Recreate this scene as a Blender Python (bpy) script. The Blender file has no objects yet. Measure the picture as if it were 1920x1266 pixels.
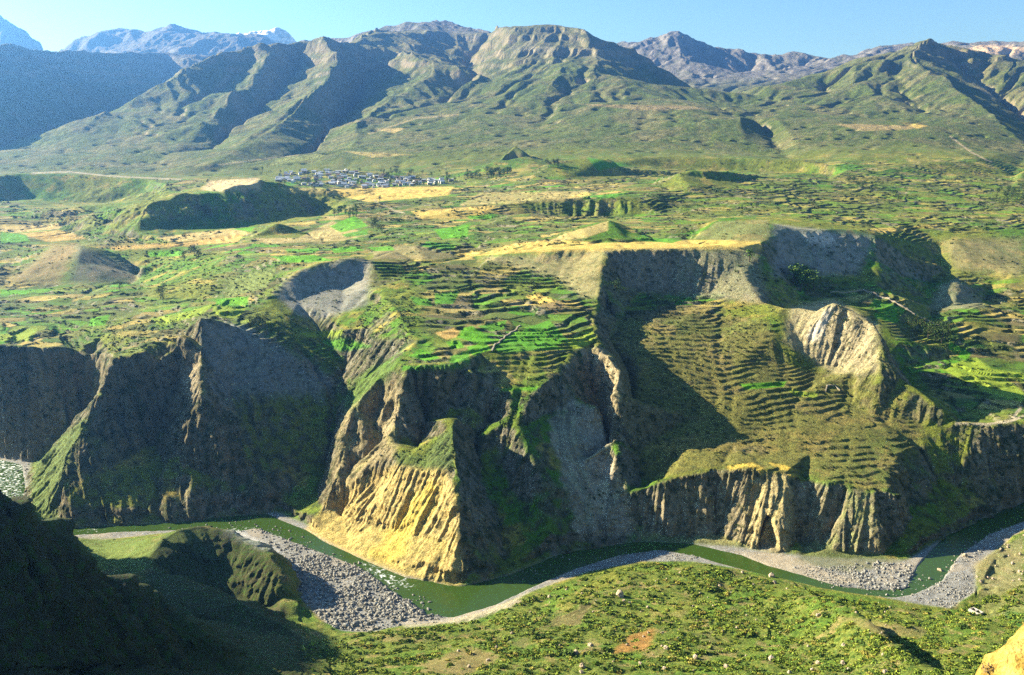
import bpy, math, random, os
import numpy as np
from mathutils import Vector, geometry
rng = np.random.default_rng(7)
random.seed(7)
DET = float(os.environ.get('DET', '1'))
C = bpy.context.scene.collection
# ------------------------------------------------------------------ camera model (photo is 1920 x 1266)
F = 1700.0
CZ = 350.0
PITCH = math.atan(383 / F)
cp, sp = math.cos(PITCH), math.sin(PITCH)
def tanv(v):
    return math.tan(math.atan((633 - v) / F) - PITCH)
def pd(u, v, D):                       # image point at ground distance D -> world
    b = (633 - v) / F
    dy = cp + b * sp
    return ((u - 960) / F * D / dy, D, CZ + D * tanv(v))
def pz(u, v, z):                       # image point lying at height z
    return pd(u, v, (z - CZ) / tanv(v))
def ph(u, D, z):                       # hidden point: column u, distance D, height z
    e = math.atan2(z - CZ, D) + PITCH
    b = math.tan(e)
    return ((u - 960) / F * D / (cp + b * sp), D, z)
def project(x, y, z):
    zc = z - CZ
    fw = y * cp - zc * sp
    up = y * sp + zc * cp
    fw = np.where(fw < 1e-3, 1e-3, fw)
    return 960 + F * x / fw, 633 - F * up / fw
R0 = 60.0
# ------------------------------------------------------------------ noise
_perm = rng.permutation(256).astype(np.int32)
_perm = np.concatenate([_perm, _perm, _perm])
_g2 = np.stack([np.cos(np.linspace(0, 2 * np.pi, 256, endpoint=False)), np.sin(np.linspace(0, 2 * np.pi, 256, endpoint=False))], 1).astype(np.float32)
_g3 = rng.normal(size=(256, 3)).astype(np.float32)
_g3 /= np.linalg.norm(_g3, axis=1)[:, None]
def noise2(x, y, seed=0):
    x = np.asarray(x, np.float32) + seed * 17.37
    y = np.asarray(y, np.float32) + seed * 9.71
    xi = np.floor(x); yi = np.floor(y)
    xf = x - xi; yf = y - yi
    xi = xi.astype(np.int32) & 255; yi = yi.astype(np.int32) & 255
    u = xf * xf * xf * (xf * (xf * 6 - 15) + 10); v = yf * yf * yf * (yf * (yf * 6 - 15) + 10)
    def g(ix, iy, dx, dy):
        h = _perm[_perm[(ix & 255)] + (iy & 255)]
        gg = _g2[h]
        return gg[..., 0] * dx + gg[..., 1] * dy
    a = g(xi, yi, xf, yf); b = g(xi + 1, yi, xf - 1, yf)
    c = g(xi, yi + 1, xf, yf - 1); d = g(xi + 1, yi + 1, xf - 1, yf - 1)
    return ((a + u * (b - a)) * (1 - v) + (c + u * (d - c)) * v) * 1.5
def noise3(x, y, z, seed=0):
    x = np.asarray(x, np.float32) + seed * 17.37; y = np.asarray(y, np.float32) + seed * 5.3; z = np.asarray(z, np.float32)
    xi = np.floor(x); yi = np.floor(y); zi = np.floor(z)
    xf = x - xi; yf = y - yi; zf = z - zi
    xi = xi.astype(np.int32); yi = yi.astype(np.int32); zi = zi.astype(np.int32)
    u = xf * xf * (3 - 2 * xf); v = yf * yf * (3 - 2 * yf); w = zf * zf * (3 - 2 * zf)
    r = 0
    for i in (0, 1):
        for j in (0, 1):
            for k in (0, 1):
                h = _perm[_perm[_perm[(xi + i) & 255] + ((yi + j) & 255)] + ((zi + k) & 255)]
                gg = _g3[h]
                wt = (u if i else 1 - u) * (v if j else 1 - v) * (w if k else 1 - w)
                r = r + wt * (gg[..., 0] * (xf - i) + gg[..., 1] * (yf - j) + gg[..., 2] * (zf - k))
    return r * 1.6
def fbm2(x, y, o=4, seed=0, gain=.5):
    r = 0; a = 1
    for k in range(o):
        r = r + a * noise2(x * 2 ** k, y * 2 ** k, seed + k); a *= gain
    return r
def ridged2(x, y, o=4, seed=0, gain=.5):
    r = 0; a = 1
    for k in range(o):
        r = r + a * (1 - 2 * np.abs(noise2(x * 2 ** k, y * 2 ** k, seed + k))); a *= gain
    return r
def sstep(a, b, x):
    t = np.clip((x - a) / (b - a), 0, 1)
    return t * t * (3 - 2 * t)
def blur(a, s):
    if s <= 0: return a
    r = int(max(1, round(s * 2.5)))
    k = np.exp(-.5 * (np.arange(-r, r + 1) / s) ** 2); k /= k.sum()
    for ax in (0, 1):
        p = np.concatenate([np.repeat(np.take(a, [0], ax), r, ax), a, np.repeat(np.take(a, [-1], ax), r, ax)], ax)
        out = 0
        n = a.shape[ax]
        for i, w in enumerate(k):
            out = out + w * (p[i:i + n] if ax == 0 else p[:, i:i + n])
        a = out
    return a
def inpoly(u, v, poly):
    """points inside a polygon of photo coordinates"""
    p = np.asarray(poly, np.float32)
    res = np.zeros(u.shape, bool)
    bb = (u >= p[:, 0].min()) & (u <= p[:, 0].max()) & (v >= p[:, 1].min()) & (v <= p[:, 1].max())
    uu = u[bb]; vv = v[bb]
    c = np.zeros(uu.shape, bool)
    n = len(p)
    for i in range(n):
        x1, y1 = p[i]; x2, y2 = p[(i + 1) % n]
        if y1 == y2: continue
        c ^= ((y1 > vv) != (y2 > vv)) & (uu < (x2 - x1) * (vv - y1) / (y2 - y1) + x1)
    res[bb] = c
    return res
# ------------------------------------------------------------------ survey of the canyon: break lines of the relief
LINES = []
def LD(*p): LINES.append([pd(*q) for q in p])
def LZ(z, *p): LINES.append([pz(u, v, z) for u, v in p])
def LH(*p): LINES.append([ph(*q) for q in p])
def PT(*p):
    for q in p: LINES.append([pd(*q)])
N_EDGE = [pz(u, v, 1.2) for u, v in [(-700,735),(-400,770),(-150,825),(0,857),(60,864),(50,915),(62,965),(105,990),(200,985),(330,978),(430,966),(520,960),(580,985),(605,1008),(680,1045),(760,1077),(840,1096),(868,1098),(960,1075),(1050,1037),(1130,1023),(1200,1013),(1300,1018),(1400,1027),(1450,1036),(1550,1045),(1640,1048),(1700,1050),(1780,1000),(1860,965),(1920,938),(2050,900),(2300,860),(2700,830)]]
LINES.append(N_EDGE)
S_EDGE = [ph(-500,860,2), ph(-100,850,2), ph(0,805,2), ph(60,772,2)] + [pz(u, v, 2.0) for u, v in [(120,1006),(190,1012),(280,1002),(390,990),(430,1012),(480,1028),(535,1060),(555,1110),(600,1160),(640,1182),(700,1185),(750,1172),(840,1165),(920,1142),(1000,1107),(1100,1072),(1200,1052),(1300,1052),(1380,1065),(1450,1078),(1550,1102),(1640,1116),(1700,1128),(1780,1140),(1830,1110),(1830,1060),(1880,1020),(1920,992),(2050,950),(2300,905),(2700,870)]]
LINES.append(S_EDGE)
# far left cliff
LD((-500,630,960),(-250,640,965),(0,645,972),(60,652,975),(120,655,985),(175,668,1000),(203,668,960),(212,675,890),(250,668,895),(300,655,905),(340,625,920),(375,596,930),(400,597,945),(440,612,960))
PT((60,750,955),(0,750,955),(-250,740,955),(120,770,960),(160,780,965)); LH((150,945,8),(175,950,30))
# spur C1 , C2
LD((212,675,890),(205,700,880),(190,740,865),(160,800,845),(128,850,825),(112,900,803),(106,950,785))
LD((375,596,930),(378,640,915),(377,690,884),(378,745,858),(352,800,846),(345,850,835),(355,885,820),(345,940,795))
LD((370,640,918),(345,672,930),(320,704,928),(330,728,905)); PT((300,760,893),(250,850,842),(210,780,868),(240,730,880),(300,900,815),(180,900,806),(300,690,905))
PT((285,830,866),(320,800,878),(290,940,794)); LD((355,885,818),(362,915,804),(350,950,790)); LD((330,760,880),(312,810,868),(305,860,845))
# ravine V1 between left cliff and buttress
LD((600,930,808),(615,880,840),(625,830,872),(632,780,905),(640,730,945),(655,690,990),(640,660,1010),(600,630,1040))
LD((480,640,965),(500,650,955),(560,690,955),(600,720,955))
PT((440,680,925),(440,760,880),(500,750,895),(560,800,882),(450,850,840),(500,900,822),(560,900,830),(430,910,815))
# buttress
LD((745,680,880),(700,720,865),(660,770,850),(645,810,835),(640,850,815),(632,900,792),(602,958,778))
LD((770,696,860),(755,730,845),(738,780,825),(732,820,805),(745,848,785))
LD((745,848,785),(700,872,786),(650,915,783),(608,960,778))
PT((700,780,856),(690,852,815),(660,880,806),(715,830,822))
LD((770,692,862),(830,690,862),(880,685,865),(890,700,868),(898,735,860),(940,736,850),(1010,731,850),(1040,700,875),(1080,664,918),(1118,648,930))
PT((790,745,856),(850,740,858),(800,795,838),(850,765,850),(880,745,866),(790,835,812))
LD((745,848,785),(800,850,775),(830,820,785),(845,785,800))
LD((740,872,772),(800,888,752),(830,890,745))
LD((845,785,800),(850,820,775),(855,880,742),(856,940,712),(858,1000,690),(860,1050,675),(862,1092,663))
LD((825,900,742),(835,960,716),(845,1015,692))
PT((745,882,768),(700,905,778),(640,955,778),(700,985,738),(780,1005,712),(805,960,722),(740,1040,700),(650,1000,745))
LD((880,770,842),(888,830,810),(895,880,782),(912,940,752),(932,1000,725),(950,1050,700))
LD((960,740,848),(960,780,825),(985,830,795),(1000,870,775),(1022,920,757),(1030,980,735))
PT((930,800,835),(940,880,785),(965,940,757),(985,1000,728))
LD((1030,770,848),(1080,752,856),(1118,768,846))
PT((1040,850,800),(1080,800,832),(1080,870,795),(1090,930,762),(1130,970,748),(1060,990,735),(1120,900,785))
# ridge R1
LD((1133,474,1180),(1128,530,1110),(1113,600,1020),(1122,650,933),(1160,695,884),(1155,760,846),(1150,800,826),(1157,850,798),(1176,920,772),(1192,985,750))
LD((1102,668,925),(1122,740,900),(1136,800,872),(1150,870,815))
# bowl
LD((1133,474,1180),(1200,470,1190),(1265,470,1200),(1330,465,1215),(1385,468,1215),(1420,475,1210))
LD((1175,545,1150),(1250,555,1150),(1320,555,1140),(1370,560,1120))
LD((1385,485,1195),(1400,530,1140),(1430,570,1090),(1470,580,1050))
PT((1140,600,1070),(1140,650,1000),(1180,700,955),(1160,600,1060),(1250,620,1030),(1350,640,1010),(1200,680,955),(1280,700,940),(1380,690,955),(1430,640,995),(1190,760,895),(1300,780,875),(1400,760,890),(1460,720,932),(1195,850,822),(1290,840,822),(1380,832,835),(1440,800,860),(1205,910,790))
E1 = [(1195,935,765),(1235,903,772),(1290,892,774),(1350,885,777),(1400,882,772),(1440,880,772),(1475,885,770),(1500,900,772),(1550,905,762),(1640,925,752),(1690,932,750)]
LD(*E1)
LD((1395,1015,728),(1440,1020,718),(1485,1025,718))
LD((1195,990,752),(1235,1000,745),(1290,1005,741),(1350,1000,745))
LD((1510,1020,728),(1560,1028,714),(1620,1040,708),(1670,1040,708))
PT((1500,740,915),(1550,800,860),(1600,860,805),(1640,780,880),(1690,850,818),(1520,850,815),(1600,760,900),(1660,900,775))
LD((1652,690,925),(1690,712,920),(1745,755,888),(1738,800,868),(1725,840,840),(1712,890,800),(1695,960,762),(1685,1030,718))
# mound M1
LD((1470,580,1050),(1500,580,1045),(1530,585,1032),(1563,567,1020),(1590,575,1015),(1640,605,985),(1655,650,950),(1652,690,925))
PT((1500,640,1002),(1540,685,974),(1570,690,965),(1600,694,945),(1628,694,930),(1480,680,968))
LH((1470,1100,128),(1500,1090,125),(1563,1075,118),(1610,1060,100),(1660,1030,82),(1690,990,72),(1740,950,62))
PT((1600,560,1180),(1650,580,1150),(1700,640,1080),(1690,690,1040),(1720,740,975),(1500,560,1150),(1560,558,1185))
LD((1762,790,872),(1770,795,870),(1850,800,862),(1920,795,868),(2050,790,875),(2300,780,890),(2700,760,910))
PT((1780,760,935),(1800,740,960),(1850,720,985),(1920,720,990),(2100,720,1000),(1900,660,1090),(1800,660,1085),(1750,600,1170),(1900,600,1200),(1850,572,1250),(1700,565,1200),(2200,600,1200))
PT((1800,880,825),(1755,900,812),(1870,900,826),(1730,950,775),(1830,930,808),(1920,880,835),(2100,860,850))
# centre terraces
PT((760,660,900),(750,600,990),(850,600,1000),(950,600,1000),(1050,600,1005),(780,640,930),(900,660,905),(1000,660,910),(1060,640,935),(720,560,1080),(800,540,1110),(950,540,1120),(1070,540,1110),(900,505,1180),(800,500,1190),(1000,500,1175),(1080,492,1178))
PT((950,700,880),(900,690,886),(1010,695,880))
LD((890,482,1235),(960,470,1215),(1040,469,1200),(1133,468,1190))
LD((690,640,980),(700,620,1010),(690,590,1050))
# scar
LD((480,582,1060),(520,545,1110),(560,512,1150),(600,497,1170),(650,487,1185),(692,488,1190))
PT((600,540,1140),(640,540,1150),(560,570,1095),(620,590,1068),(650,560,1112),(540,600,1040),(480,605,1025),(700,580,1078),(620,605,1050),(720,525,1150),(690,540,1130),(665,530,1155))
PT((640,625,1020),(560,640,1010))
# left fields
LH((375,985,137),(440,1000,140),(300,960,128),(212,930,122))
PT((430,560,1120),(400,585,1040),(300,600,1060),(200,620,1030),(250,640,985),(300,560,1180),(100,605,1090),(0,605,1080),(-300,605,1080),(0,640,1000),(430,520,1220),(430,480,1320),(300,540,1250),(270,500,1420),(330,490,1430),(380,510,1290),(150,560,1240),(0,560,1260),(-300,560,1260))
PT((480,465,1400),(350,465,1550),(250,460,1650),(600,450,1500),(520,440,1590),(700,475,1290),(780,464,1290),(740,470,1290),(860,486,1255),(830,475,1275),(800,440,1480),(900,425,1580),(700,420,1680),(640,400,1850),(800,380,1950),(1000,400,1700),(1000,370,2000),(700,365,2150),(700,350,2400),(600,345,2500),(550,330,2750),(800,335,2600),(900,345,2350),(1050,345,2200),(900,455,1400),(960,440,1450))
LD((470,446,1560),(500,428,1600),(520,418,1620),(545,425,1625),(580,440,1620)); LH((520,1700,178),(470,1660,176))
# plateau mounds
LD((1045,448,1320),(1060,440,1330),(1090,425,1345),(1140,415,1360),(1180,430,1360),(1212,443,1370)); LH((1090,1420,203),(1140,1450,203),(1200,1450,203))
LD((1050,455,1285),(1100,454,1285),(1200,452,1290),(1300,452,1290))
LD((1305,440,1350),(1340,418,1370),(1370,408,1380),(1440,415,1350),(1455,420,1340),(1520,432,1345),(1600,430,1365),(1640,442,1355))
PT((1380,456,1255),(1430,460,1250))
LD((1435,505,1230),(1470,520,1230),(1530,525,1260),(1600,515,1285),(1645,490,1310))
PT((1660,465,1400),(1700,480,1400),(1690,520,1330),(1550,545,1215),(1640,540,1250))
LH((1340,1460,205),(1440,1450,203),(1520,1440,198),(1600,1450,192))
PT((1500,400,1700),(1700,420,1650),(1900,430,1620),(1900,520,1390),(1740,530,1380),(1860,530,1380),(2200,520,1400),(2200,430,1650))
LD((1740,565,1280),(1755,545,1295),(1775,530,1300),(1792,527,1300),(1810,532,1300),(1825,550,1290),(1845,572,1270)); PT((1790,575,1255),(1750,578,1255)); LH((1792,1350,124),(1740,1340,122))
LD((1760,455,1560),(1790,448,1560),(1850,440,1590),(1920,448,1570),(2100,450,1560)); LD((1760,500,1470),(1800,502,1440),(1920,498,1450),(2100,500,1450))
# valley hills
LD((945,384,1800),(1000,373,1830),(1100,371,1830),(1200,376,1830)); LD((950,404,1745),(1050,410,1760),(1150,410,1760),(1240,402,1770)); PT((1000,416,1620),(1150,416,1620))
LD((1030,312,2380),(1050,300,2420),(1095,297,2450),(1130,300,2440),(1150,303,2440),(1164,315,2430),(1176,331,2400)); PT((1210,342,2250),(1000,330,2350),(1060,335,2300),(1140,340,2250)); LH((1095,2600,262),(1150,2600,260))
LD((1230,345,2080),(1270,325,2120),(1300,318,2150),(1338,321,2145),(1362,341,2125),(1395,350,2080)); PT((1300,362,1950),(1450,362,2000)); LH((1300,2300,236))
LD((1190,296,2700),(1260,295,2700),(1400,298,2650),(1500,302,2580),(1560,310,2500),(1620,325,2400)); LD((1270,317,2655),(1300,320,2640),(1400,322,2615),(1500,324,2550),(1560,330,2480)); PT((1450,330,2350),(1560,338,2280)); LH((1300,2500,238))
PT((1600,380,1950),(1750,390,1900),(1920,400,1850),(1500,362,2050),(1700,350,2200),(1900,350,2250),(1900,330,2480),(2200,350,2250),(2200,400,1850))
LD((930,310,2620),(950,285,2720),(965,273,2750),(985,285,2720),(1000,300,2650)); LD((930,313,2715),(960,317,2698),(990,307,2712),(1003,299,2735)); PT((940,326,2500),(985,321,2520)); LH((965,2900,290))
LD((275,390,1740),(285,378,1760),(350,366,1840),(420,358,1910),(460,348,1945),(490,338,2000),(550,350,2040),(585,368,2070),(612,384,2080))
LD((235,442,1640),(300,433,1690),(450,427,1810),(590,406,1945)); LH((285,2000,205),(350,2080,212),(490,2150,236),(550,2150,226))
PT((390,350,2230),(450,336,2300),(330,352,2280),(660,380,1950))
LD((20,328,2480),(40,325,2500),(120,327,2510),(200,330,2500),(280,338,2450)); LD((40,372,2400),(120,380,2380),(200,383,2360),(270,362,2400)); LH((120,2700,225),(40,2700,225))
PT((0,400,2000),(-250,400,2000),(100,420,1900),(0,440,1750),(150,440,1720),(0,470,1600),(-300,440,1750),(-300,520,1400))
LD((95,462,1540),(115,458,1530),(150,460,1490),(150,475,1455),(145,495,1420),(130,530,1370)); LD((10,532,1380),(30,500,1450),(60,480,1500)); LD((255,505,1480),(262,520,1420),(250,533,1380)); LH((150,1600,150),(220,1560,148))
PT((200,470,1490),(60,535,1365),(200,535,1370))
PT((0,320,3000),(-300,330,2900))
# ------------------ mountains
LD((-400,305,3400),(-200,300,3400),(0,297,3450),(100,296,3300),(200,325,2900),(350,330,2850),(450,310,3000),(560,290,3100),(640,296,2950),(750,312,2800),(880,322,2600))
LD((110,288,3500),(160,252,3900),(205,222,4200),(255,190,4500),(310,165,4700),(380,128,5000),(425,108,5200),(480,97,5300),(530,90,5400),(570,85,5400),(600,78,5400),(640,82,5600),(665,80,5700),(700,66,6300),(740,63,6600),(780,60,7000),(828,41,7500),(870,55,7500),(920,70,7300))
LD((530,90,5400),(480,150,4900),(420,210,4300),(350,265,3700),(290,310,3150))
LD((470,130,5200),(380,190,4650),(280,250,3950),(200,300,3200))
LD((600,78,5400),(640,120,5100),(612,165,4700),(575,203,4300),(525,240,3800),(460,273,3350),(395,308,2950))
LD((560,135,5400),(520,185,5000),(470,238,4400),(390,293,3500))
LD((690,150,5600),(657,214,5000),(628,257,4300),(590,292,3500),(480,314,3050))
LD((780,60,7000),(740,95,5800),(790,118,5300),(830,130,5200),(790,165,4900),(730,205,4500),(680,245,3900),(650,280,3300))
LD((740,150,5400),(715,180,5050),(690,215,4600))
LD((790,118,5300),(860,125,5200),(900,143,5000),(860,170,4750))
LD((900,102,6500),(880,118,6200),(900,155,5500),(870,187,4850),(790,207,4400),(700,247,3800),(640,292,3050))
LD((920,72,7200),(935,58,6200),(955,50,5900),(1000,55,5800),(1040,46,5900),(1080,52,5800),(1110,64,5650),(1150,80,5700),(1190,95,5750),(1240,130,5750),(1290,165,5700),(1330,188,5500),(1385,200,5200))
LD((930,90,5900),(960,96,5600),(1000,98,5500),(1050,106,5350),(1120,115,5200))
LD((960,60,5800),(1000,66,5720),(1050,66,5700),(1110,75,5580))
LD((1040,106,5350),(1060,140,4850),(1020,180,4400),(960,215,4000),(880,250,3500),(760,285,3000))
LD((1090,112,5250),(1110,135,4950),(1170,158,4600),(1240,188,4250),(1310,203,3900))
PT((1120,200,3900),(1100,240,3400),(1060,270,3000),(1200,200,3800),(1220,250,3200),(1250,287,2850),(1280,210,3700),(940,160,5000),(960,130,5300))
LD((1062,172,4600),(1035,220,3950),(1010,250,3450))
LD((1330,230,3400),(1385,225,3450),(1398,265,3100)); LD((1395,210,4000),(1440,255,3400),(1480,298,2800)); LD((1230,265,3050),(1400,268,3070))
LD((1500,272,2950),(1470,240,3400),(1440,215,3900))
LD((1385,200,4500),(1430,175,4700),(1500,150,5000),(1560,135,5200),(1620,112,5300),(1680,95,5300),(1710,82,5300),(1740,75,5300),(1765,80,5300),(1790,92,5300),(1830,105,5200),(1920,115,5300),(2100,100,5500))
LD((1740,75,5300),(1700,110,5000),(1760,150,4600),(1830,200,4000),(1890,250,3400),(1935,280,3100))
LD((1790,122,5250),(1850,175,4800),(1900,215,4350),(1960,262,3700))
LD((1920,115,5300),(1935,145,4900),(1905,180,4550),(1990,230,3900))
LD((1620,112,5300),(1600,150,4800),(1640,180,4400),(1700,215,3900))
LD((1560,165,4900),(1540,200,4250)); LD((1680,140,4900),(1700,180,4450),(1730,210,4050))
PT((1600,220,3800),(1500,225,3600),(1600,240,3300),(1750,240,3350),(1720,270,2950),(1620,292,2700),(1830,300,2600),(1920,320,2450),(1540,302,2650),(2200,320,2500))
LD((1180,88,8800),(1230,80,8800),(1255,75,8800),(1268,66,8800),(1276,73,8800),(1320,92,8800),(1360,105,8800),(1400,110,8800),(1480,112,8800),(1550,113,8800),(1620,108,8800),(1660,98,8800),(1760,95,8800))
PT((1280,120,7900),(1380,140,7600),(1300,155,7200),(1400,160,8000),(1500,140,7600),(1390,188,6000),(1450,150,8000))
LH((1150,6500,700),(1250,6300,560),(1350,6000,520),(1500,6300,600),(1650,6800,700),(1740,6500,760))
LD((1790,100,7500),(1820,90,7500),(1840,85,7500),(1900,92,7500),(2100,84,7500)); LH((1850,6500,700),(2000,6500,700))
LD((-400,60,4000),(-150,84,4600),(0,95,5200),(25,93,5300),(60,97,5600),(110,99,5900),(160,102,6200),(200,99,6500),(260,106,6900),(310,106,7200),(350,112,7500),(420,112,7600))
LD((-400,300,3500),(-100,292,3600),(0,283,3900),(90,266,4350),(170,245,4950),(235,215,5700),(320,165,6700))
LH((420,6300,600),(560,6600,650),(650,6800,750)); LH((0,6500,720),(200,8400,760),(400,8600,760),(600,8600,800),(850,8600,800),(1000,7500,800),(1100,7600,700))
LD((-400,20,10000),(-150,22,10000),(0,30,10000),(15,42,10000),(40,52,10000),(75,62,10000),(100,68,10000),(135,76,10000),(170,82,10000))
LD((170,82,10200),(200,68,10400),(235,58,10400),(262,63,10400),(290,60,10400),(330,57,10400),(400,62,10400),(440,64,10400),(480,72,10400),(500,70,10600),(520,66,10800),(545,60,10800),(575,76,10800),(640,95,10800),(760,110,10800))
for u in (-400, 100, 600, 1100, 1600, 2300): LH((u, 9300, 820), (u, 11800, 500), (u, 13600, 300))
# ------------------ near slope
LH((-2500,-55,346),(960,-55,352),(4500,-55,346)); LH((-1500,0,347),(960,0,348),(4000,0,347)); LH((-1000,15,340),(960,15,338),(3000,15,338))
for D, z in ((50, 308), (100, 272), (200, 200), (300, 138), (400, 78)): LH((800, D, z), (1200, D, z), (1700, D, z + 3), (2300, D, z + 6), (2900, D, z + 12))
LH((400,50,300),(400,100,264),(400,200,196),(0,50,304),(0,100,268),(0,190,206),(-600,50,310),(-600,100,280),(-600,200,250))
LD((620,1266,462),(720,1266,468),(960,1266,474),(1300,1266,474),(1600,1266,474),(1920,1266,474),(2200,1266,474))
PT((700,1215,540),(960,1200,540),(1300,1200,540),(1600,1200,542),(1800,1200,545),(960,1155,600),(1200,1120,620),(1300,1090,650),(1450,1130,614),(1600,1150,605),(1750,1165,596),(1850,1150,610),(1900,1100,650),(1870,1060,688),(1920,1150,605),(2100,1100,640),(2200,1200,545))
LD((-700,700,250),(-400,780,262),(-150,870,290),(0,937,310),(35,962,330),(85,985,350),(112,1005,365),(150,1042,385),(200,1078,410),(260,1112,440),(300,1140,468),(350,1172,492))
LH((0,400,140),(0,520,70),(0,650,24)); LH((100,480,75),(100,600,30),(200,520,45),(200,600,24))
LD((-300,1266,215),(0,1266,250),(100,1266,290),(200,1266,330),(300,1266,380),(450,1266,430))
PT((100,1100,350),(200,1160,395),(300,1210,430),(450,1205,490),(590,1210,535),(450,1130,572),(620,1195,575),(0,1050,305))
LD((262,1062,612),(280,1045,640),(310,1012,665),(345,995,678),(385,989,688),(420,996,688),(460,1020,675),(505,1038,656),(525,1075,638))
LD((262,1082,612),(300,1090,632),(400,1112,638),(500,1135,620),(535,1112,625)); PT((300,1150,550),(420,1170,555),(520,1165,590),(220,1090,580))
PT((200,1032,695),(150,1025,705),(280,1013,715),(350,1000,735))
# the spur goes on beyond the left edge of the view as a high shoulder ending above the river
def W(*p): LINES.append(list(p))
W((-330,330,262),(-420,460,250),(-492,590,236),(-530,670,232),(-553,728,226),(-556,746,150),(-552,768,60),(-540,795,8))
W((-640,600,240),(-700,700,225),(-720,765,60))
W((-400,560,135),(-440,640,120),(-455,700,95),(-455,735,50))
# ------------------------------------------------------------------ height field on a fan-shaped grid (x = s (y+R0), q = ln(y+R0))
def lin(a, b, n): return np.linspace(a, b, max(2, int(n * DET)), endpoint=False)
S = np.concatenate([-0.6 - (np.linspace(1, 0, int(46 * DET) + 2, endpoint=False) ** 1.6) * 1.1, lin(-0.6, 0.6, 1180), 0.6 + (np.linspace(0, 1, int(36 * DET) + 2) ** 1.6) * 0.7])
Ys = [lin(-50, 20, 24), lin(20, 200, 50), np.exp(lin(math.log(260), math.log(490), 200)) - R0, np.exp(lin(math.log(490), math.log(1410), 930)) - R0,
      np.exp(lin(math.log(1410), math.log(3260), 430)) - R0, np.exp(lin(math.log(3260), math.log(11060), 420)) - R0, np.exp(np.linspace(math.log(11060), math.log(13500), 24)) - R0]
Y = np.concatenate(Ys)
Q = np.log(Y + R0)
NS, NQ = len(S), len(Q)
pts = []
for ln in LINES:
    w = [(x / (y + R0), math.log(y + R0), z) for x, y, z in ln]
    pts.append(w[0])
    for a, b in zip(w, w[1:]):
        n = max(1, int(math.hypot(b[0] - a[0], b[1] - a[1]) / .012))
        for k in range(1, n + 1):
            t = k / n
            pts.append(tuple(a[i] + (b[i] - a[i]) * t for i in range(3)))
pts = [p for p in pts if -2.2 < p[0] < 2]
# frame of anchors at the sides: copy of the outermost heights
ptsA = np.array(pts)
for qv in np.arange(2.4, 10.2, .12):
    for side in (-1, 1):
        m = (np.abs(ptsA[:, 1] - qv) < .25) & (ptsA[:, 0] * side > .35)
        if m.any():
            k = np.argmax(ptsA[m, 0] * side - np.abs(ptsA[m, 1] - qv) * 2)
            zz = ptsA[m][k, 2]
        else:
            zz = ptsA[np.argmin(np.abs(ptsA[:, 1] - qv)), 2]
        pts.append((side * 2.1, qv, zz))
key = {}
for p in pts: key.setdefault((round(p[0], 3), round(p[1], 3)), []).append(p[2])
vs = [Vector(k) for k in key]; zs = [sum(v) / len(v) for v in key.values()]
ov, oe, of, orig, _, _ = geometry.delaunay_2d_cdt(vs, [], [], 0, 1e-7)
zo = np.array([sum(zs[i] for i in o) / len(o) for o in orig])
po = np.array([tuple(v) for v in ov])
Z = np.full((NQ, NS), np.nan)
for tri in of:
    p = po[list(tri)]; zt = zo[list(tri)]
    i0, i1 = np.searchsorted(S, p[:, 0].min()), np.searchsorted(S, p[:, 0].max(), 'right')
    j0, j1 = np.searchsorted(Q, p[:, 1].min()), np.searchsorted(Q, p[:, 1].max(), 'right')
    if i0 >= i1 or j0 >= j1: continue
    ss = S[i0:i1][None]; qq = Q[j0:j1][:, None]
    d = (p[1, 1] - p[2, 1]) * (p[0, 0] - p[2, 0]) + (p[2, 0] - p[1, 0]) * (p[0, 1] - p[2, 1])
    if abs(d) < 1e-14: continue
    l0 = ((p[1, 1] - p[2, 1]) * (ss - p[2, 0]) + (p[2, 0] - p[1, 0]) * (qq - p[2, 1])) / d
    l1 = ((p[2, 1] - p[0, 1]) * (ss - p[2, 0]) + (p[0, 0] - p[2, 0]) * (qq - p[2, 1])) / d
    l2 = 1 - l0 - l1
    m = (l0 >= -1e-6) & (l1 >= -1e-6) & (l2 >= -1e-6)
    sub = Z[j0:j1, i0:i1]
    sub[m] = (l0 * zt[0] + l1 * zt[1] + l2 * zt[2])[m]
for j in range(NQ):
    r = Z[j]; ok = ~np.isnan(r)
    if ok.any(): Z[j] = np.interp(S, S[ok], r[ok])
for j in range(1, NQ):
    if np.isnan(Z[j]).any(): Z[j] = Z[j - 1]
for j in range(NQ - 2, -1, -1):
    if np.isnan(Z[j]).any(): Z[j] = Z[j + 1]
RR = (Y + R0)[:, None] * np.ones((1, NS))
SS, QQ = np.meshgrid(S, Q)
X = SS * RR
YY = Y[:, None] * np.ones((1, NS))
Z0 = Z.copy()
Zb = blur(Z, 5 * DET)
Z = blur(Z, 1.6 * DET)
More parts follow.
